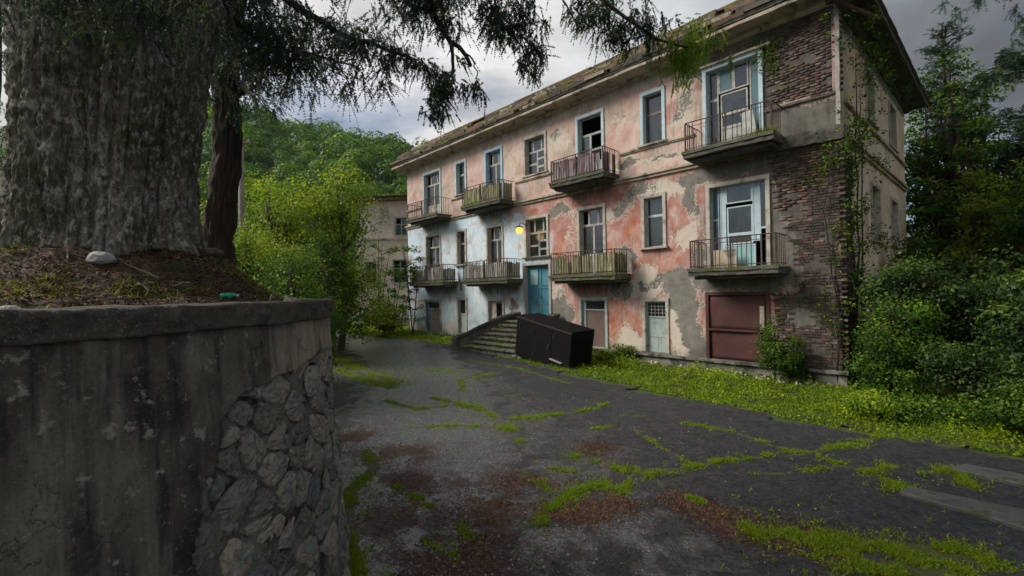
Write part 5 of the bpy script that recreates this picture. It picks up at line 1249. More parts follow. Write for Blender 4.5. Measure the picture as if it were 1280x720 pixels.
        def sheet(z0_, z1_, sd, y0):
            xs = np.linspace(AW, W - AW, 14); zs = np.linspace(z0_, z1_, 9); X, Z = np.meshgrid(xs, zs, indexing='ij')
            Y = y0 + .05 * (fbm(np.stack([X, Z, X * 0], -1), 1.6, 3, sd) - .5) + .012 * np.sin(X * 2); P = np.stack([X, Y, Z], -1).reshape(-1, 3)
            F = [(i * 9 + j, (i + 1) * 9 + j, (i + 1) * 9 + j + 1, i * 9 + j + 1) for i in range(13) for j in range(8)]
            o = mesh('shutter_sheet', P, F, M['shutter'], w, shade=True); s = o.modifiers.new('t', 'SOLIDIFY'); s.thickness = .012
        sheet(.0, zf, 3, .05); sheet(zf + .012, H - .10, 7, .02)
        MB().rough(AW, W - AW, -.03, .04, zf - .03, zf + .03, .15, .012, 5).build('fold', M['shutter'], w)
        MB().rough(W - .30, W - .17, -.02, .02, zf + .05, H * .80, .08, .015, 15).build('torn_strip', M['string'], w)
    return w
for a, b, z0, z1, k, am, sm in WIN: opening(a, a - b, z0, z1, k, am, sm)
for a, b, z0, z1, k, am, sm in SWIN: opening(a, b - a, z0, z1, k, am, sm, side=True)
MB().rough(-3.78, -1.62, -.13, .0, 9.99, 10.06, .15, .012, 6).build('door_hood', M['string'], HO)

# ------------------------------------------------------------------ balconies
bal_me = MB().box(-.009, .009, -.009, .009, 0, 1).build('baluster', M['rust'], HO); BME = bal_me.data; bpy.data.objects.remove(bal_me)
INF = [None, 'slat_green', 'corr_purple', None, 'slat_grey', 'slat_grey', 'slat_green', None]
for bi, (a, b, zt) in enumerate(BALC):
    W = a - b; D = 1.0; th = .20
    mb = MB(); mb.rough(0, W, -D, 0.0, -th, 0, .10, .035, 50 + bi, 4); mb.rough(.12, W - .12, -D + .2, .0, -th - .10, -th - .01, .2, .03, 70 + bi)
    bo = mb.build('balcony', M['dark_concrete' if bi in (1, 2, 3, 7) else 'step_moss'], HO, loc=(-a, 0, zt))
    mb = MB().rough(-.03, W + .03, -D - .035, -D + .03, -.07, .03, .08, .02, 90 + bi, 4); mb.build('slab_edge', M['step_moss'], bo)
    h = .92; sag = .02 * math.sin(bi * 2.3)
    path = [(.06, -.02, h), (.06, -D + .06, h + sag), (W - .06, -D + .06, h - sag), (W - .06, -.02, h)]
    rl = MB().tube(path[:2], .017, 6).tube(path[1:3], .017, 6).tube(path[2:], .017, 6)
    rl.tube([(.06, -D + .06, .10), (W - .06, -D + .06, .10)], .012, 5).tube([(.06, -.02, .10), (.06, -D + .06, .10)], .012, 5).tube([(W - .06, -.02, .10), (W - .06, -D + .06, .10)], .012, 5)
    rl.tube([(.06, -D + .06, h - .13), (W - .06, -D + .06, h - .13)], .009, 5).build('railing', M['rust'], bo)
    for px, py in ((.06, -D + .06), (W - .06, -D + .06), (W * .5, -D + .06)): MB().box(px - .02, px + .02, py - .02, py + .02, -.02, h - .01).build('post', M['rust'], bo)
    n = int(W / .135); rb = random.Random(bi)
    for k in range(1, n):
        if rb.random() < .05: continue
        o = bpy.data.objects.new('baluster', BME); COL.objects.link(o); o.parent = bo; o.location = (.06 + (W - .12) * k / n, -D + .06, .0); o.scale = (1, 1, h - .02 if rb.random() > .1 else h - .14); o.rotation_euler = (0, rb.uniform(-.02, .02), 0)
    for sx in (.06, W - .06):
        for k in range(1, 6): o = bpy.data.objects.new('baluster', BME); COL.objects.link(o); o.parent = bo; o.location = (sx, -D + .06 + (D - .1) * k / 6, 0); o.scale = (1, 1, h - .02)
    if INF[bi]:   # sheets and slats tied behind the bars
        hi = {1: .78, 2: .80, 4: .70, 5: .74, 6: .76}[bi]; wv = .13 if bi != 2 else .20; xx = .10; k = 0
        while xx + wv < W - .08:
            if rb.random() > (.10 if bi in (1, 5, 6) else .04):
                o = MB().box(0, wv - .012, 0, .014, 0, hi * rb.uniform(.90, 1.04)).build('infill_slat', M[INF[bi]], bo, loc=(xx, -D + .085, .03)); o.rotation_euler = (rb.uniform(-.03, .03), rb.uniform(-.025, .025), 0)
            xx += wv; k += 1
        for sx in (.085, W - .10):
            yy = -D + .12
            while yy < -.2:
                if rb.random() > .1: MB().box(0, .012, 0, wv - .012, 0, hi * rb.uniform(.9, 1.02)).build('infill_slat', M[INF[bi]], bo, loc=(sx, yy, .03))
                yy += wv
    if bi == 7:
        MB().box(0, .72, 0, .012, .0, .60).build('infill_board', M['corr_purple'], bo, loc=(.42, -.10, .03)).data.materials[0] = M['string']
    # weeds on the slab
    ng = {1: 1600, 2: 500, 3: 700, 6: 300}.get(bi, 220); C = np.stack([rng.uniform(.05, W - .05, ng), -D + np.abs(rng.normal(0, .16, ng)), np.full(ng, .0)], 1)
    if bi in (1,): C = C[(C[:, 0] < W * .6)]
    if bi == 3: C[:, 0] = W - np.abs(rng.normal(0, .45, ng)) % (W - .1)
    V, F, t = blades(C, .17 if bi in (1, 3) else .10, .018, rng, .7); kind(mesh('slab_weeds', V, F, M['grass' if bi == 1 else 'moss'], bo, fattrs={'tint': t}), 'stuff')

n = 900; xx = rng.uniform(-22, -.2, n); yy = -.15 - np.abs(rng.normal(0, .5, n)); kp = ~((xx > -15.2) & (xx < -8.5)); xx, yy = xx[kp], yy[kp]
W_ = np.stack([HX + xx * dF[0] + yy * dS[0], HY + xx * dF[1] + yy * dS[1]], 1); C = np.concatenate([W_, zg(W_[:, 1])[:, None] + .01], 1)
s = rng.gamma(2., .018, len(C)).clip(.012, .11); V = (C[:, None] + oct_[None] * s[:, None, None] * rng.uniform(.5, 1.5, (len(C), 6, 1))).reshape(-1, 3); F = (of[None] + (np.arange(len(C)) * 6)[:, None, None]).reshape(-1, 3)
o = mesh('plaster_rubble', V, F, M['string']); kind(o, 'stuff', 'crumbs of fallen plaster along the foot of the house'); o['category'] = 'rubble'
# lamp glowing beside the second floor window
LP = thing('wall_lamp', 'round glowing amber wall lamp on a short bracket beside the middle window', 'lamp', H2W(-12.12, 0, 5.55), YAW)
MB().tube([(0, -.05, .25), (0, -.30, .34), (0, -.48, .30), (0, -.50, .17)], .018, 6).box(-.05, .05, -.06, -.046, .15, .35).build('bracket', M['rust'], LP)
import bmesh
bm = bmesh.new(); bmesh.ops.create_uvsphere(bm, u_segments=20, v_segments=12, radius=.17); me = bpy.data.meshes.new('globe'); bm.to_mesh(me); bm.free(); me.materials.append(M['lamp']); me.shade_smooth()
o = bpy.data.objects.new('globe', me); COL.objects.link(o); o.parent = LP; o.location = (0, -.50, -.01)
pl = bpy.data.lights.new('bulb', 'POINT'); pl.energy = 1.5; pl.color = (1, .6, .2); pl.shadow_soft_size = .18; po = bpy.data.objects.new('bulb', pl); COL.objects.link(po); po.parent = LP; po.location = (0, -.50, -.24)
MB().tube([(0, -.50, .12), (0, -.50, .20)], [.20, .06], 16).build('shade', M['rust'], LP, shade=True)

# ------------------------------------------------------------------ entrance stairs
ST = thing('entrance_stairs', 'mossy stone stairs with a curved parapet climbing to the blue entrance door', 'stairs', H2W(-11.55, 0, .2), YAW)
sx = lambda x: x + 11.55
for k in range(7):
    z = 1.43 - .17 * k - .2; y = -1.0 - .30 * k; l = -12.62 - .12 * k; r = -10.4 + .18 * k
    mb = MB().rough(sx(l), sx(r), y - .05, (-.10 if k == 0 else y + .34), z - .055, z, .13, .014, 60 + k, 4)
    mb.rough(sx(l) + .03, sx(r) - .03, y + .03, (-.12 if k == 0 else y + .40), -.4, z - .06, .2, .012, 80 + k, 4).build('step' if k else 'landing', M['step_stone'], ST)
def parapet(pts, seed):
    P = along([(sx(p[0]), p[1], p[2] - .2) for p in pts], 40); n = len(P); V = []; F = []
    prof = [(-.16, None), (-.16, -.16), (-.21, -.14), (-.22, -.02), (-.12, .02), (.12, .02), (.22, -.02), (.21, -.14), (.16, -.16), (.16, None)]
    for i in range(n):
        d = P[min(i + 1, n - 1)] - P[max(i - 1, 0)]; d[2] = 0; d /= np.linalg.norm(d); nr_ = np.array([-d[1], d[0], 0])
        for o_, z in prof: q = P[i] + nr_ * o_; V.append((q[0], q[1], -.45 if z is None else P[i][2] + z))
    V = np.array(V); V += (np.stack([fbm(V, 3.4, 3, seed + j) - .5 for j in range(3)], 1)) * .09
    k = len(prof)
    for i in range(n - 1):
        for j in range(k - 1): a = i * k + j; F.append((a, a + 1, a + 1 + k, a + k))
    F += [tuple(range(k)), tuple(range(len(V) - k, len(V)))[::-1]]
    return mesh('parapet', V, F, M['dark_concrete'], ST)
parapet([(-12.72, -.12, 1.76), (-12.78, -.8, 1.70), (-13.05, -1.35, 1.50), (-13.6, -1.75, 1.18), (-14.25, -1.95, .86), (-14.85, -2.02, .70)], 3)
parapet([(-10.3, -.12, 1.76), (-10.2, -.8, 1.70), (-9.95, -1.35, 1.50), (-9.4, -1.75, 1.18), (-8.9, -1.85, .9)], 9)
MB().tube([(sx(-14.9), -2.05, -.4), (sx(-14.9), -2.05, .36), (sx(-14.9), -2.05, .50)], [.30, .28, .20], 14).build('newel', M['dark_concrete'], ST)
n = 9000; yy = np.where(rng.uniform(0, 1, n) < .7, -1.0 - .30 * rng.integers(0, 6, n) - .02 - np.abs(rng.normal(0, .05, n)), rng.uniform(-2.75, -.15, n)); xx = rng.uniform(-13.2, -9.4, n); zz_ = 1.43 - .17 * np.ceil(np.clip((-yy - 1.0) / .30, 0, 6)) - .2
nn_ = vnoise(np.stack([xx, yy, zz_], 1), 1.8, 5); kp = (nn_ > .56) & (xx > -12.6 + .4 * (yy + 1) * (yy < -1)); C = np.stack([xx + 11.55, yy, zz_], 1)[kp]
V, F, t = blades(C, .085, .02, rng, .8); kind(mesh('step_grass', V, F, M['moss'], ST, fattrs={'tint': t}), 'stuff')

# ------------------------------------------------------------------ black tilted cabinet
BX = thing('black_cabinet', 'large matt black sheet metal cabinet tipped askew before the entrance stairs', 'cabinet', H2W(-8.45, -2.50, .10), YAW - .17)
BX.rotation_euler = (0.03, rad(9.5), YAW - .10)
L, D, Hh = 3.0, 1.05, 1.50
mb = MB(); n = 10
mb.rough(-L / 2, L / 2, -D / 2, D / 2, 0, Hh, .12, .03, 4, 1.3); mb.build('body', M['black_box'], BX)
MB().box(-L / 2 - .02, L / 2 + .02, -D / 2 - .02, D / 2 + .02, Hh + .008, Hh + .04).build('top_sheet', M['black_box'], BX)
MB().box(-L / 2 + .02, .52, -D / 2 - .022, -D / 2 - .008, .06, Hh - .06).build('door_panel', M['black_box'], BX)
MB().box(.55, L / 2 - .02, -D / 2 - .022, -D / 2 - .008, .42, Hh - .06).build('door_panel', M['black_box'], BX)
MB().rough(.55, 1.15, -D / 2 - .10, -D / 2 - .01, .36, .395, .1, .01, 6).build('bent_flap', M['pole'], BX)
MB().box(.38, .42, -D / 2 - .05, -D / 2 - .022, .7, .85).build('handle', M['rust'], BX)
for x in (-1.30, -.42, .62): MB().tube([(x, -D / 2 - .03, .2), (x, -D / 2 - .03, .34)], .018, 7).tube([(x, -D / 2 - .03, 1.1), (x, -D / 2 - .03, 1.24)], .018, 7).build('hinge', M['rust'], BX)
for k in range(5): MB().box(L / 2 + .004, L / 2 + .03, -.32, .32, .95 + k * .07, .985 + k * .07).build('vent_slat', M['black_box'], BX)
MB().rough(-L / 2 - .02, L / 2 + .02, -D / 2 - .035, -D / 2 - .01, Hh - .05, Hh + .01, .15, .012, 7).build('rim', M['rust_black'], BX)
for x in (-1.2, 1.2): MB().box(x - .1, x + .1, -D / 2, D / 2, -.14, .0).build('foot', M['black_box'], BX)
for i, (x, y, r) in enumerate(((-10.1, -2.75, .16), (-9.7, -2.9, .11), (-10.3, -2.3, .14))):
    p = H2W(x, y, .12); o = lump('rubble_stone', (p[0], p[1], float(zg(p[1])) + .04), (r, r * .8, r * .6), 'old_concrete', 30 + i); tag(o, 'rough chunk of masonry lying under the tipped black cabinet', 'rubble', 'rubble under the black cabinet')

# ------------------------------------------------------------------ verge growth
rng = np.random.default_rng(77)
def house_local(P2): d = P2 - np.array([HX, HY]); return d @ dF, d @ dS
n = 520000; P2 = np.stack([rng.uniform(-16, 14, n), rng.uniform(4.5, 36, n)], 1)
P3 = np.concatenate([P2, np.zeros((n, 1))], 1); dv = seg_dist(P2, VERGE); ins = pip(P2, VERGE + [(15, -10), (-30, -10)])
lx, ly = house_local(P2); nz_ = fbm(P3, .9, 4, 15)
edge = np.where(ins, -dv, dv)
kp = (edge > -.35 * nz_ + .02) & (edge < np.where(P2[:, 0] > 6, 5.0, 3.2)) & ~((ly > -.12) & (lx > -LEN - .1) & (lx < .1)) & ~((lx > -13.3) & (lx < -9.1) & (ly > -2.9)) & (vnoise(P3, 3.5, 18) > .20)
kp &= rng.uniform(0, 1, n) < np.clip(1.35 - np.hypot(P2[:, 0], P2[:, 1]) / 42, .3, 1) * np.where(edge > 3.2, .6, 1)
P2 = P2[kp]; nz_ = nz_[kp]; edge = edge[kp]; dist = np.hypot(P2[:, 0], P2[:, 1]); m = len(P2)
hgt = (.03 + .34 * smooth(edge, .05, 1.0) * smooth(vnoise(np.concatenate([P2, np.zeros((m, 1))], 1), 2.6, 19), .25, .85) * smooth(nz_, .30, .55)); z = zg(P2[:, 1]) - .01 + hgt * rng.uniform(.1, 1, m)
C = np.concatenate([P2, z[:, None]], 1); V, F, t = leaf_quads(C, .044 + .0022 * dist, rng, .55, .5, np.clip(.15 + .9 * (nz_ - .25) + 1.3 * hgt * rng.uniform(0, 1, m), 0, 1), np.tile([0., 0., 1.], (m, 1)), .55)
o = mesh('verge_plants', V, F, M['grass'], fattrs={'tint': t}); kind(o, 'stuff', 'bright low weeds covering the verge below the house'); o['category'] = 'ground cover'
k = rng.uniform(0, 1, m) < .35; C2 = np.concatenate([P2[k], zg(P2[k, 1])[:, None] - .01], 1); V, F, t = blades(C2, .16, .012, rng, .5)
o = mesh('verge_grass', V, F, M['grass'], fattrs={'tint': t * .8}); kind(o, 'stuff', 'thin grass standing in the verge below the house'); o['category'] = 'grass'

# ------------------------------------------------------------------ climbing plants on the corner of the house
def vine(name, label, stems, spots, n, size, mat, seed):
    T = thing(name, label, 'climbing plant', H2W(.05, 0, .1), YAW); r = np.random.default_rng(seed)
    mb = MB()
    for st in stems:
        q = along([(a - .05, b, c - .1) for a, b, c in st], 16); q[1:-1] += r.normal(0, .025, (14, 3)); mb.tube(q.tolist(), np.linspace(.035, .010, 16).tolist(), 5)
    mb.build('stem', M['bark_twig'], T)
    P = []; 
    for x, y, z, sx_, sy, sz, w_ in spots:
        c = r.normal(0, 1, (max(4, int(w_ * n / 14)), 3)) * (sx_, sy, sz) + (x - .05, y, z - .1); P.append(np.repeat(c, 14, 0) + r.normal(0, .07, (len(c) * 14, 3)))
    P = np.concatenate(P); V, F, t = leaf_quads(P, size, r, .2, .6); mesh('foliage', V, F, M[mat], T, fattrs={'tint': t}); return T
vine('climbing_vine', 'straggling green creeper with woody stems climbing the broken side of the house corner',
     [[(.12, .9, 0), (.14, 1.1, 2.5), (.12, 1.5, 5), (.16, 1.2, 7.2), (.14, 1.6, 9.6)], [(.1, 1.9, 0), (.12, 1.7, 3), (.14, 2.2, 6), (.14, 2.0, 8.6)], [(.14, 1.5, 6.8), (.2, 2.8, 7.9), (.15, 3.6, 8.6)]],
     [(.15, .7, 5.2, .12, .4, .8, 1), (.15, .9, 3.6, .12, .4, .9, .9), (.12, 1.5, 2.0, .15, .6, .8, 1), (.18, .4, 6.7, .2, .5, .35, 1), (.15, 2.3, 4.6, .15, .5, .5, .5), (.2, 1.4, 7.4, .2, .8, .35, .8), (.2, 2.2, 9.6, .25, 1.2, .4, 1.3), (.4, 1.2, 10.3, .25, .8, .2, .6), (.15, 3.6, 7.2, .15, .9, .5, .5), (.1, 6, 4.3, .15, 1.6, .25, .6), (.35, 4.5, 10.2, .25, 1.2, .3, .8)],
     620, .085, 'leaf_mid', 4)
vine('climbing_vine', 'thin creeper hanging on the bare brick front of the house corner',
     [[(-.1, -.06, 0), (-.05, -.08, 1.6), (-.2, -.06, 3.2), (-.35, -.08, 5.0), (-.15, -.1, 6.6)]],
     [(-.25, -.08, 6.3, .22, .06, .25, .8), (-.5, -.08, 5.8, .35, .04, .2, .4), (-.25, -.08, 1.9, .3, .05, .5, .6), (-1.75, -.1, 9.7, .16, .06, .3, .9), (-1.5, -.08, 9.4, .12, .04, .5, .4), (-.9, -.12, 2.4, .4, .05, .3, .3), (-.05, -.1, 4.3, .15, .06, .6, .5)],
     480, .075, 'leaf_mid', 8)

# ------------------------------------------------------------------ second building behind
B2 = thing('derelict_annex', 'low derelict flat roofed building with blotched beige walls behind the left end of the house', 'building', (-11.1, 33, 0), rad(-4))
def annex_paint(a, z):
    P = np.stack([a + 80, z, 0 * a], -1); n1 = fbm(P, .6, 4, 61); n2 = fbm(P, 1.6, 4, 64); mixc = lambda p, q, t: p + (q - p) * t[:, None]; C = lambda *c: np.array(c)[None]
    c = mixc(C(.52, .46, .36), C(.60, .57, .50), smooth(n1, .4, .6)); c = mixc(c, C(.42, .27, .20), smooth(n2, .5, .64) * .9); c = mixc(c, C(.46, .50, .52), smooth(a, 1.3, .2) * .7)
    return c, .28 + (n1 - .5) * 1.2, .5 + (n2 - .5), .15 + (n2 - .5) * .9 + .4 * smooth(z, 2.5, .5)
ah = [(2.9, 3.75, 6.85, 8.1), (2.7, 3.7, 3.5, 5.1), (6.0, 6.9, 6.85, 8.1), (.7, 1.5, 3.5, 5.0)]
wall_panel('wall', 0, 10, -.1, 9.3, ah, lambda a, z, o: np.stack([a, -o, z], 1), annex_paint, no, False, 20, B2, .12)
MB().box(0.001, .3, .03, 8, -.1, 9.28).box(9.7, 10, .03, 8, -.1, 9.28).box(.3, 9.7, 7.7, 8, -.1, 9.28).build('wall', M['old_concrete'], B2)
for a0, a1, z0, z1 in ah:
    mb = MB(); mb.box(-.08, 0, -.04, .25, -.08, z1 - z0 + .08).box(a1 - a0, a1 - a0 + .08, -.04, .25, -.08, z1 - z0 + .08).box(0, a1 - a0, -.04, .25, -.08, 0).box(0, a1 - a0, -.04, .25, z1 - z0, z1 - z0 + .08)
    w = mb.build('window', M['white_sash'], B2, loc=(a0, 0, z0)); W_, H_ = a1 - a0, z1 - z0
    MB().box(0, .05, .12, .17, 0, H_).box(W_ - .05, W_, .12, .17, 0, H_).box(W_ / 2 - .03, W_ / 2 + .03, .12, .17, .05, H_ - .05).box(.05, W_ / 2 - .03, .12, .17, H_ * .62, H_ * .62 + .05).box(W_ / 2 + .03, W_ - .05, .12, .17, H_ * .62, H_ * .62 + .05).box(.05, W_ - .05, .12, .17, 0, .05).box(.05, W_ - .05, .12, .17, H_ - .05, H_).build('sash', M['white_sash'], w)
    for (p0, p1, q0, q1) in ((.05, W_ / 2 - .03, .05, H_ * .62), (W_ / 2 + .03, W_ - .05, .05, H_ * .62), (W_ / 2 + .03, W_ - .05, H_ * .62 + .05, H_ - .05)): MB().box(p0, p1, .14, .146, q0, q1).build('pane', M['glass'], w)
MB().box(.31, 9.69, 3.0, 3.1, 0, 9.1).build('interior', M['interior'], B2)
MB().rough(-.1, 10.1, -.10, .02, 6.55, 6.67, .3, .01, 3).build('string_course', M['string'], B2)
MB().rough(-.5, 10.4, -.55, 8.3, 9.29, 9.48, .35, .04, 4).build('roof', M['slate_rust'], B2)
MB().rough(-.7, 4.6, -.68, -.45, 9.50, 9.56, .3, .03, 8).build('gutter', M['rust'], B2)
P = np.stack([rng.uniform(-.4, 10, 2600), rng.uniform(-.5, 3, 2600), rng.uniform(9.5, 9.85, 2600)], 1); V, F, t = leaf_quads(P, .17, rng, .3, .6); kind(mesh('roof_weeds', V, F, M['leaf_mid'], B2, fattrs={'tint': t}), 'stuff')

# ------------------------------------------------------------------ bushes and trees between the planter and the annex
def shrub_lobes(R, H, n, seed, z0=.25):
    r = random.Random(seed); L = [(0, 0, H * .52, R * .5, R * .5, H * .34)]
    for k in range(n + 7):
        a = r.uniform(0, 6.28); zz = r.uniform(z0, .88) * H; q = r.uniform(.35, 1.0) * R * (1.1 - .55 * zz / H); s_ = r.uniform(.18, .40)
        L.append((math.cos(a) * q, math.sin(a) * q, zz, R * s_ * 1.15, R * s_ * 1.15, H * s_ * r.uniform(.35, .6)))
    for k in range(3):
        a = r.uniform(0, 6.28); q = r.uniform(0, .4) * R; L.append((math.cos(a) * q, math.sin(a) * q, H * r.uniform(.84, .95), R * .18, R * .18, H * .12))
    return L
GRP = 'bushes'
LM = [  # x, y, base z, radius, height, leaves, leaf size, material, label
    (-5.7, 11.6, .05, 1.25, 3.75, 15000, .075, 'leaf_mid', 'leafy green bush right behind the end of the planter wall'),
    (-7.3, 13.4, .1, 1.5, 4.6, 17000, .085, 'leaf_bright', 'yellow green bush behind the planter soil, between the pole and the wall end'),
    (-8.7, 13.2, .1, 1.3, 4.4, 13000, .085, 'leaf_mid', 'green bush at the foot of the slim dark leaning trunk'),
    (-7.9, 20.2, .2, 1.2, 4.2, 7000, .11, 'leaf_mid', 'darker bush just right of the planter wall top'),
    (-9.5, 19.2, .2, 2.2, 7.3, 17000, .13, 'leaf_bright', 'broad lime green tree rising right of the utility pole'),
    (-7.9, 21.3, .25, 1.9, 8.3, 14000, .14, 'leaf_bright', 'tall lime green tree with a pointed top left of the annex'),
    (-13.2, 22.0, .25, 2.4, 8.2, 14000, .15, 'leaf_bright', 'bright green tree behind the utility pole'),
    (-11.2, 26.5, .3, 2.2, 9.2, 11000, .17, 'leaf_mid', 'mid green tree beside the left edge of the annex'),
    (-7.2, 17.4, .2, 1.1, 4.9, 7000, .11, 'leaf_mid', 'upright mid green tree in the gap left of the annex'),
    (-17.5, 27, .3, 3.0, 9.5, 10000, .19, 'leaf_mid', 'rounded green tree seen between the two dark trunks'),
    (-10.6, 27.6, .3, 1.0, 1.7, 3500, .13, 'leaf_bright', 'low bright bush at the far edge of the road'),
    (-7.6, 27.4, .3, 1.2, 1.5, 4000, .12, 'leaf_bright', 'low bright bush under the left end of the house'),
    (-12.5, 28.8, .3, 1.3, 2.2, 3500, .14, 'leaf_mid', 'low green bush at the left of the far road end')]
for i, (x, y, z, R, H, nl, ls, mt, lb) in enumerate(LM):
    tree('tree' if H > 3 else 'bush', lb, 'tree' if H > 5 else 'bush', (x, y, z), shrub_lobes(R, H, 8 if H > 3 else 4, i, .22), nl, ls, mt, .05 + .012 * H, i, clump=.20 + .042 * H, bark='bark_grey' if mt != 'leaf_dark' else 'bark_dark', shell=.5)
# sparse branching saplings in front of the annex
def sapling(x, y, z, H, R, nl, ls, mt, lb, seed):
    T = thing('sapling', lb, 'tree', (x, y, z)); r = random.Random(seed); mb = MB(); tips = []
    for s in range(3):
        a = r.uniform(0, 6.28); top = Vector((math.cos(a) * R * .5, math.sin(a) * R * .5, H * r.uniform(.8, 1))); mb.tube([(0, 0, -.1), tuple(top * .5 + Vector((0, 0, .1 * H))), tuple(top)], [.04, .028, .01], 5)
        for k in range(9):
            t = r.uniform(.06, .95); p = Vector((top.x * t, top.y * t, H * t * .95)); b = r.uniform(0, 6.28); e = p + Vector((math.cos(b), math.sin(b), r.uniform(-.1, .5))) * R * r.uniform(.4, .9)
            mb.tube([tuple(p), tuple(p.lerp(e, .5) + Vector((0, 0, .08))), tuple(e)], [.015, .010, .004], 4)
            for q in range(5): tips.append(tuple(p.lerp(e, r.uniform(.35, 1.05))))
    mb.build('trunk', M['bark_dark'], T); rg = np.random.default_rng(seed); tp = np.array(tips); k = rg.integers(0, len(tp), nl); P = tp[k] + rg.normal(0, .11, (nl, 3)) * (1, 1, .6)
    V, F, t = leaf_quads(P, ls, rg, .45, .6); mesh('crown', V, F, M[mt], T, fattrs={'tint': t}); return T
sapling(-8.3, 28.8, .3, 6.2, 1.6, 1500, .12, 'leaf_mid', 'thin dark sapling with open crown in front of the annex wall', 3)
sapling(-5.9, 27.4, .3, 5.6, 1.3, 1500, .12, 'leaf_mid', 'sparse sapling whose twigs cross the left edge of the house', 5)
sapling(-7.3, 28.4, .3, 4.2, 1.2, 1500, .13, 'leaf_mid', 'small dense sapling at the foot of the annex wall', 12)

# ------------------------------------------------------------------ shrubs and trees by the right end of the house
def wl_(x, y): p = H2W(x, y); return p[0], p[1]
x, y = wl_(-1.45, -.75); tree('shrub', 'leafy shrub growing against the maroon shutter and broken brick corner', 'shrub', (x, y, .05), [(0, 0, .75, .55, .5, .55), (-.3, 0, 1.2, .3, .3, .5), (.35, .1, .6, .5, .4, .5), (.0, .0, 1.55, .2, .2, .4), (.5, -.1, 1.0, .25, .2, .35)], 6500, .065, 'leaf_mid', .03, 31, clump=.14)
x, y = wl_(-6.9, -.75); tree('shrub', 'small round green shrub between the black cabinet and the pale small door', 'shrub', (x, y, .1), [(0, 0, .32, .45, .4, .34), (.5, .1, .28, .35, .3, .3), (-.4, 0, .2, .3, .3, .2)], 3200, .065, 'leaf_mid', .02, 32, clump=.12)
RM = [
    (9.15, 11.3, .05, .95, 2.3, 9500, .085, 'leaf_mid', 'pale leaved bush climbing the side wall at the house corner'),
    (10.5, 11.9, .05, 1.35, 3.1, 15000, .10, 'leaf_dark', 'large dark bush along the side wall of the house'),
    (9.4, 9.5, .0, 1.0, 1.5, 9000, .08, 'leaf_dark', 'low dark bush in front of the corner creeper'),
    (11.6, 10.1, .0, 1.5, 2.9, 15000, .10, 'leaf_dark', 'dense dark bush filling the right edge'),
    (8.2, 9.5, .0, .8, .42, 4200, .075, 'leaf_mid', 'ankle high green bush at the verge below the brick corner'),
    (9.3, 8.2, .0, .9, .9, 7500, .075, 'leaf_mid', 'low green bush at the road edge on the right'),
    (10.9, 8.3, .0, 1.1, 1.6, 9000, .085, 'leaf_dark', 'dark bush leaning over the road at the right'),
    (12.7, 12.8, .05, 1.7, 3.6, 12000, .12, 'leaf_dark', 'tall dark bush behind the dense right edge bush'),
    (13.6, 16.0, .1, 1.5, 4.2, 10000, .12, 'leaf_mid', 'mid green bush along the far part of the side wall'),
    (7.4, 9.6, .0, .5, .45, 3000, .07, 'leaf_bright', 'small bright clump of weeds at the verge front')]
for i, (x, y, z, R, H, nl, ls, mt, lb) in enumerate(RM):
    tree('bush', lb, 'bush', (x, y, z), shrub_lobes(R, H, 7, 50 + i, .15), nl, ls, mt, .02 + .012 * H, 50 + i, clump=.18 + .04 * H, shell=.4)
RT = [
    (19.9, 20.8, .1, 2.1, 13.0, 12000, .19, 'leaf_mid', 'tall green tree just right of the house side'), (21.6, 18.4, .1, 2.4, 8.6, 10000, .19, 'leaf_mid', 'broad tree at the right edge'),
    (17.9, 15.9, .1, 1.7, 6.6, 9000, .15, 'leaf_mid', 'shorter dark tree in front of the tall ones on the right'), (23.4, 23.4, .1, 2.8, 12.6, 12000, .22, 'leaf_mid', 'green tree behind the dark pointed conifer'),
    (18.4, 18.2, .1, 1.3, 6.8, 8000, .15, 'leaf_bright', 'slim yellowish tree in front of the far trees on the right'), (26.5, 22.5, .1, 2.8, 10.0, 9000, .22, 'leaf_dark', 'dark tree beyond the right edge trees')]
for i, (x, y, z, R, H, nl, ls, mt, lb) in enumerate(RT):
    L = shrub_lobes(R, H, 11, 80 + i, .30)
    tree('tree', lb, 'tree', (x, y, z), L, nl, ls, mt, .08 + .012 * H, 80 + i, clump=.34, shell=.4)
def conifer(x, y, z, H, R, lb, seed, mat='needles', name='conifer', tiers=20):
    T = thing(name, lb, 'tree', (x, y, z)); r = random.Random(seed); mb = MB().tube([(0, 0, -.2), (.1, 0, H * .5), (0, .1, H)], [.22, .13, .02], 8); P = []
    for k in range(tiers):
        t = .25 + .74 * k / tiers
        for q in range(5):
            a = r.uniform(0, 6.28); L = R * (1.05 - t) * r.uniform(.6, 1.5) + .25; s = Vector((.05, .05, H * t)); e = s + Vector((math.cos(a) * L, math.sin(a) * L, L * r.uniform(.1, .6)))
            mb.tube([tuple(s), tuple(s.lerp(e, .5)), tuple(e)], [.035, .02, .008], 4)
            for w_ in (.45, .65, .85, 1.0): P.append(tuple(s.lerp(e, w_)))
    mb.build('trunk', M['bark_dark'], T); rg = np.random.default_rng(seed)
    V, F, t = strands(np.array(P), 5200, rg, np.array((.17, .17, .15)), L=.26, droop=-.15, wdt=.06); mesh('foliage', V, F, M[mat], T, fattrs={'tint': t}); return T
conifer(24.5, 21.8, .1, 11.0, 2.2, 'lower dark conifer at the right edge of the trees', 8)
conifer(20.6, 21.8, .1, 15.0, 2.6, 'dark pointed conifer rising above the right hand trees', 3)
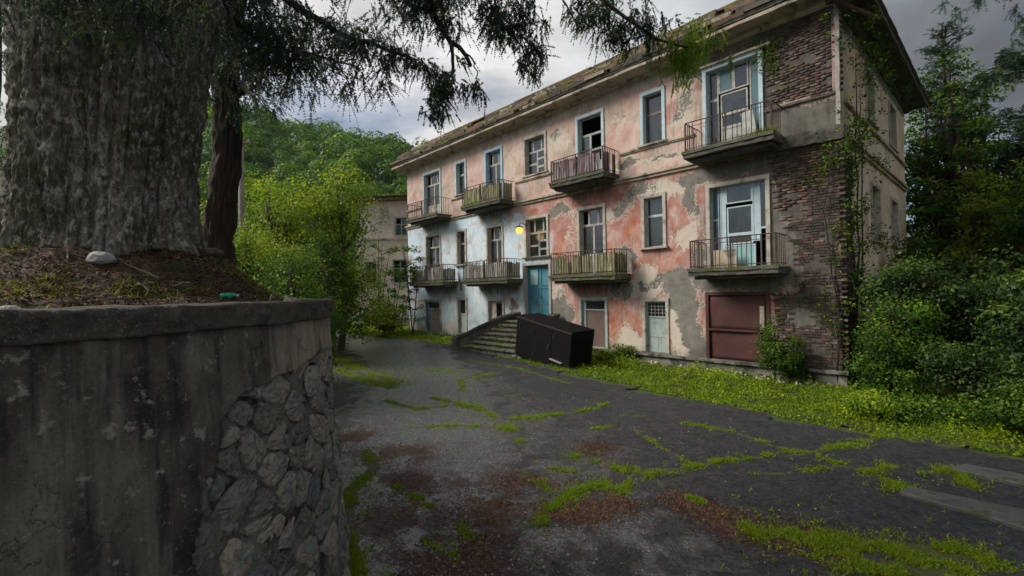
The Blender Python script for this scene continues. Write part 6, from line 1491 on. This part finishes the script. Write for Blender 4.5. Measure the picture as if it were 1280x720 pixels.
# pine at the right whose boughs reach into the picture
PT = thing('pine_tree', 'pine with dark tufted boughs reaching in from the right edge', 'tree', (16.4, 12.4, 0)); o3b = np.array([16.4, 12.4, 0])
MB().tube([(0, 0, -.2), (.1, .1, 5), (-.1, 0, 10), (0, 0, 13)], [.22, .18, .12, .03], 9).build('trunk', M['bark_dark'], PT)
P = []
for pth in ([(16.4, 12.4, 7.0), (14.6, 11.3, 7.55), (13.2, 11, 7.72), (12.46, 11.0, 7.76), (11.8, 11.0, 7.72), (11.25, 11.0, 7.60)], [(16.4, 12.4, 5.9), (14.5, 11.3, 6.2), (13.19, 11.0, 6.5), (12.44, 11.0, 6.66), (11.9, 11.0, 6.68)], [(13.4, 11, 7.7), (12.6, 11.3, 8.1), (12.2, 11.4, 8.2)]):
    q = along(pth, 12) - o3b; MB().tube(q.tolist(), np.linspace(.05, .01, 12).tolist(), 5).build('bough', M['bark_dark'], PT); P += (q[4:] + [0, 0, .03]).tolist()
rg = np.random.default_rng(5); V, F, t = strands(np.array(P), 1500, rg, np.array((.18, .16, .09)), L=.17, droop=-.05, wdt=.035); mesh('foliage', V, F, M['needles'], PT, fattrs={'tint': t})
up_ = [(rg.normal(0, 1.5), rg.normal(0, 1.5), rg.uniform(8.5, 13)) for _ in range(60)]; V, F, t = strands(np.array(up_), 1500, rg, np.array((.4, .4, .3)), L=.35, wdt=.08); mesh('crown', V, F, M['needles'], PT, fattrs={'tint': t})

# ------------------------------------------------------------------ thin damp air
hz = MB().box(-480, 480, -60, 420, -6, 190).build('haze', None)
m, t, out = new_mat('damp_air'); t.L.new(t.n('ShaderNodeVolumePrincipled', {'Color': (.86, .92, 1.0, 1), 'Density': .00007, 'Anisotropy': .2}).outputs[0], out.inputs['Volume'])
hz.data.materials.append(m); kind(hz, 'stuff', 'thin bluish damp air over the whole valley')

# ------------------------------------------------------------------ the wooded hill
ra = np.array([-3, -1.2, -.75, -.62, -.583, -.55, -.513, -.46, -.41, -.36, -.30, -.228, -.1, .1, .4, .8, 1.3, 3]); rr = np.array([.30, .36, .415, .41, .395, .385, .368, .352, .340, .338, .32, .302, .27, .22, .14, .05, .03, .02])
def hill_h(x, y):
    a = x / np.maximum(y, 1); r = np.interp(a, ra, rr); t = np.clip((y - 58) / 200, 0, 1.15)
    P = np.stack([x, y, 0 * x], -1)
    return -1 + (y * r + 1) * (t ** .85) * np.where(t > 1, 1 - (t - 1) * 1.2, 1) + 14 * (fbm(P, .022, 4, 5) - .5) * np.clip(t * 2, 0, 1) * (t < 1.1)
ga = np.linspace(-1.5, 1.4, 160); gy = np.linspace(56, 320, 60); A, Y = np.meshgrid(ga, gy, indexing='ij'); X = A * Y; Z = hill_h(X.ravel(), Y.ravel())
ny = 60; ii, jj = np.meshgrid(np.arange(159), np.arange(59), indexing='ij'); q = (ii * ny + jj).ravel()
kind(mesh('hill', np.stack([X.ravel(), Y.ravel(), Z], 1), np.stack([q, q + ny, q + ny + 1, q + 1], 1), M['ground'], shade=True), 'structure')
rg = np.random.default_rng(31); pts = []
for a0, a1, n in ((-.78, -.16, 1500), (-1.5, -.78, 160), (-.16, 1.0, 160)):
    y = np.sqrt(rg.uniform(62 ** 2, 285 ** 2, n)); a = rg.uniform(a0, a1, n); pts.append(np.stack([a * y, y], 1))
pts = np.concatenate(pts); R = rg.gamma(7, .55, len(pts)).clip(1.8, 7.5) * np.clip(pts[:, 1] / 200, .55, 1.05); z = hill_h(pts[:, 0], pts[:, 1])
per = 270; nt_ = len(pts); d = rg.normal(size=(nt_, per, 3)); d /= np.linalg.norm(d, axis=2)[..., None]; d[..., 2] = np.abs(d[..., 2]) * 1.0 - .25
sd = rg.uniform(0, 50, (nt_, 1, 3)); rad_ = .72 + .55 * fbm(d * 1.5 + sd, 1.3, 2, 7)
C = np.concatenate([pts, z[:, None]], 1)[:, None] + d * rad_[..., None] * (R[:, None, None] * np.array([1, 1, 1.25])) + np.array([0, 0, 1])[None, None] * (R * .9)[:, None, None]
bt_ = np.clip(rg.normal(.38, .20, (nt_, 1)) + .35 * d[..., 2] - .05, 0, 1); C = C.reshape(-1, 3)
V, F, t = leaf_quads(C, np.repeat(R * .17, per), rg, .35, .8, bt_.ravel(), (d + np.array([0, 0, .3])).reshape(-1, 3), .72)
o = mesh('forest', V, F, M['leaf_hill'], fattrs={'tint': t}); kind(o, 'stuff', 'dense green forest covering the hill behind the buildings'); o['category'] = 'forest'
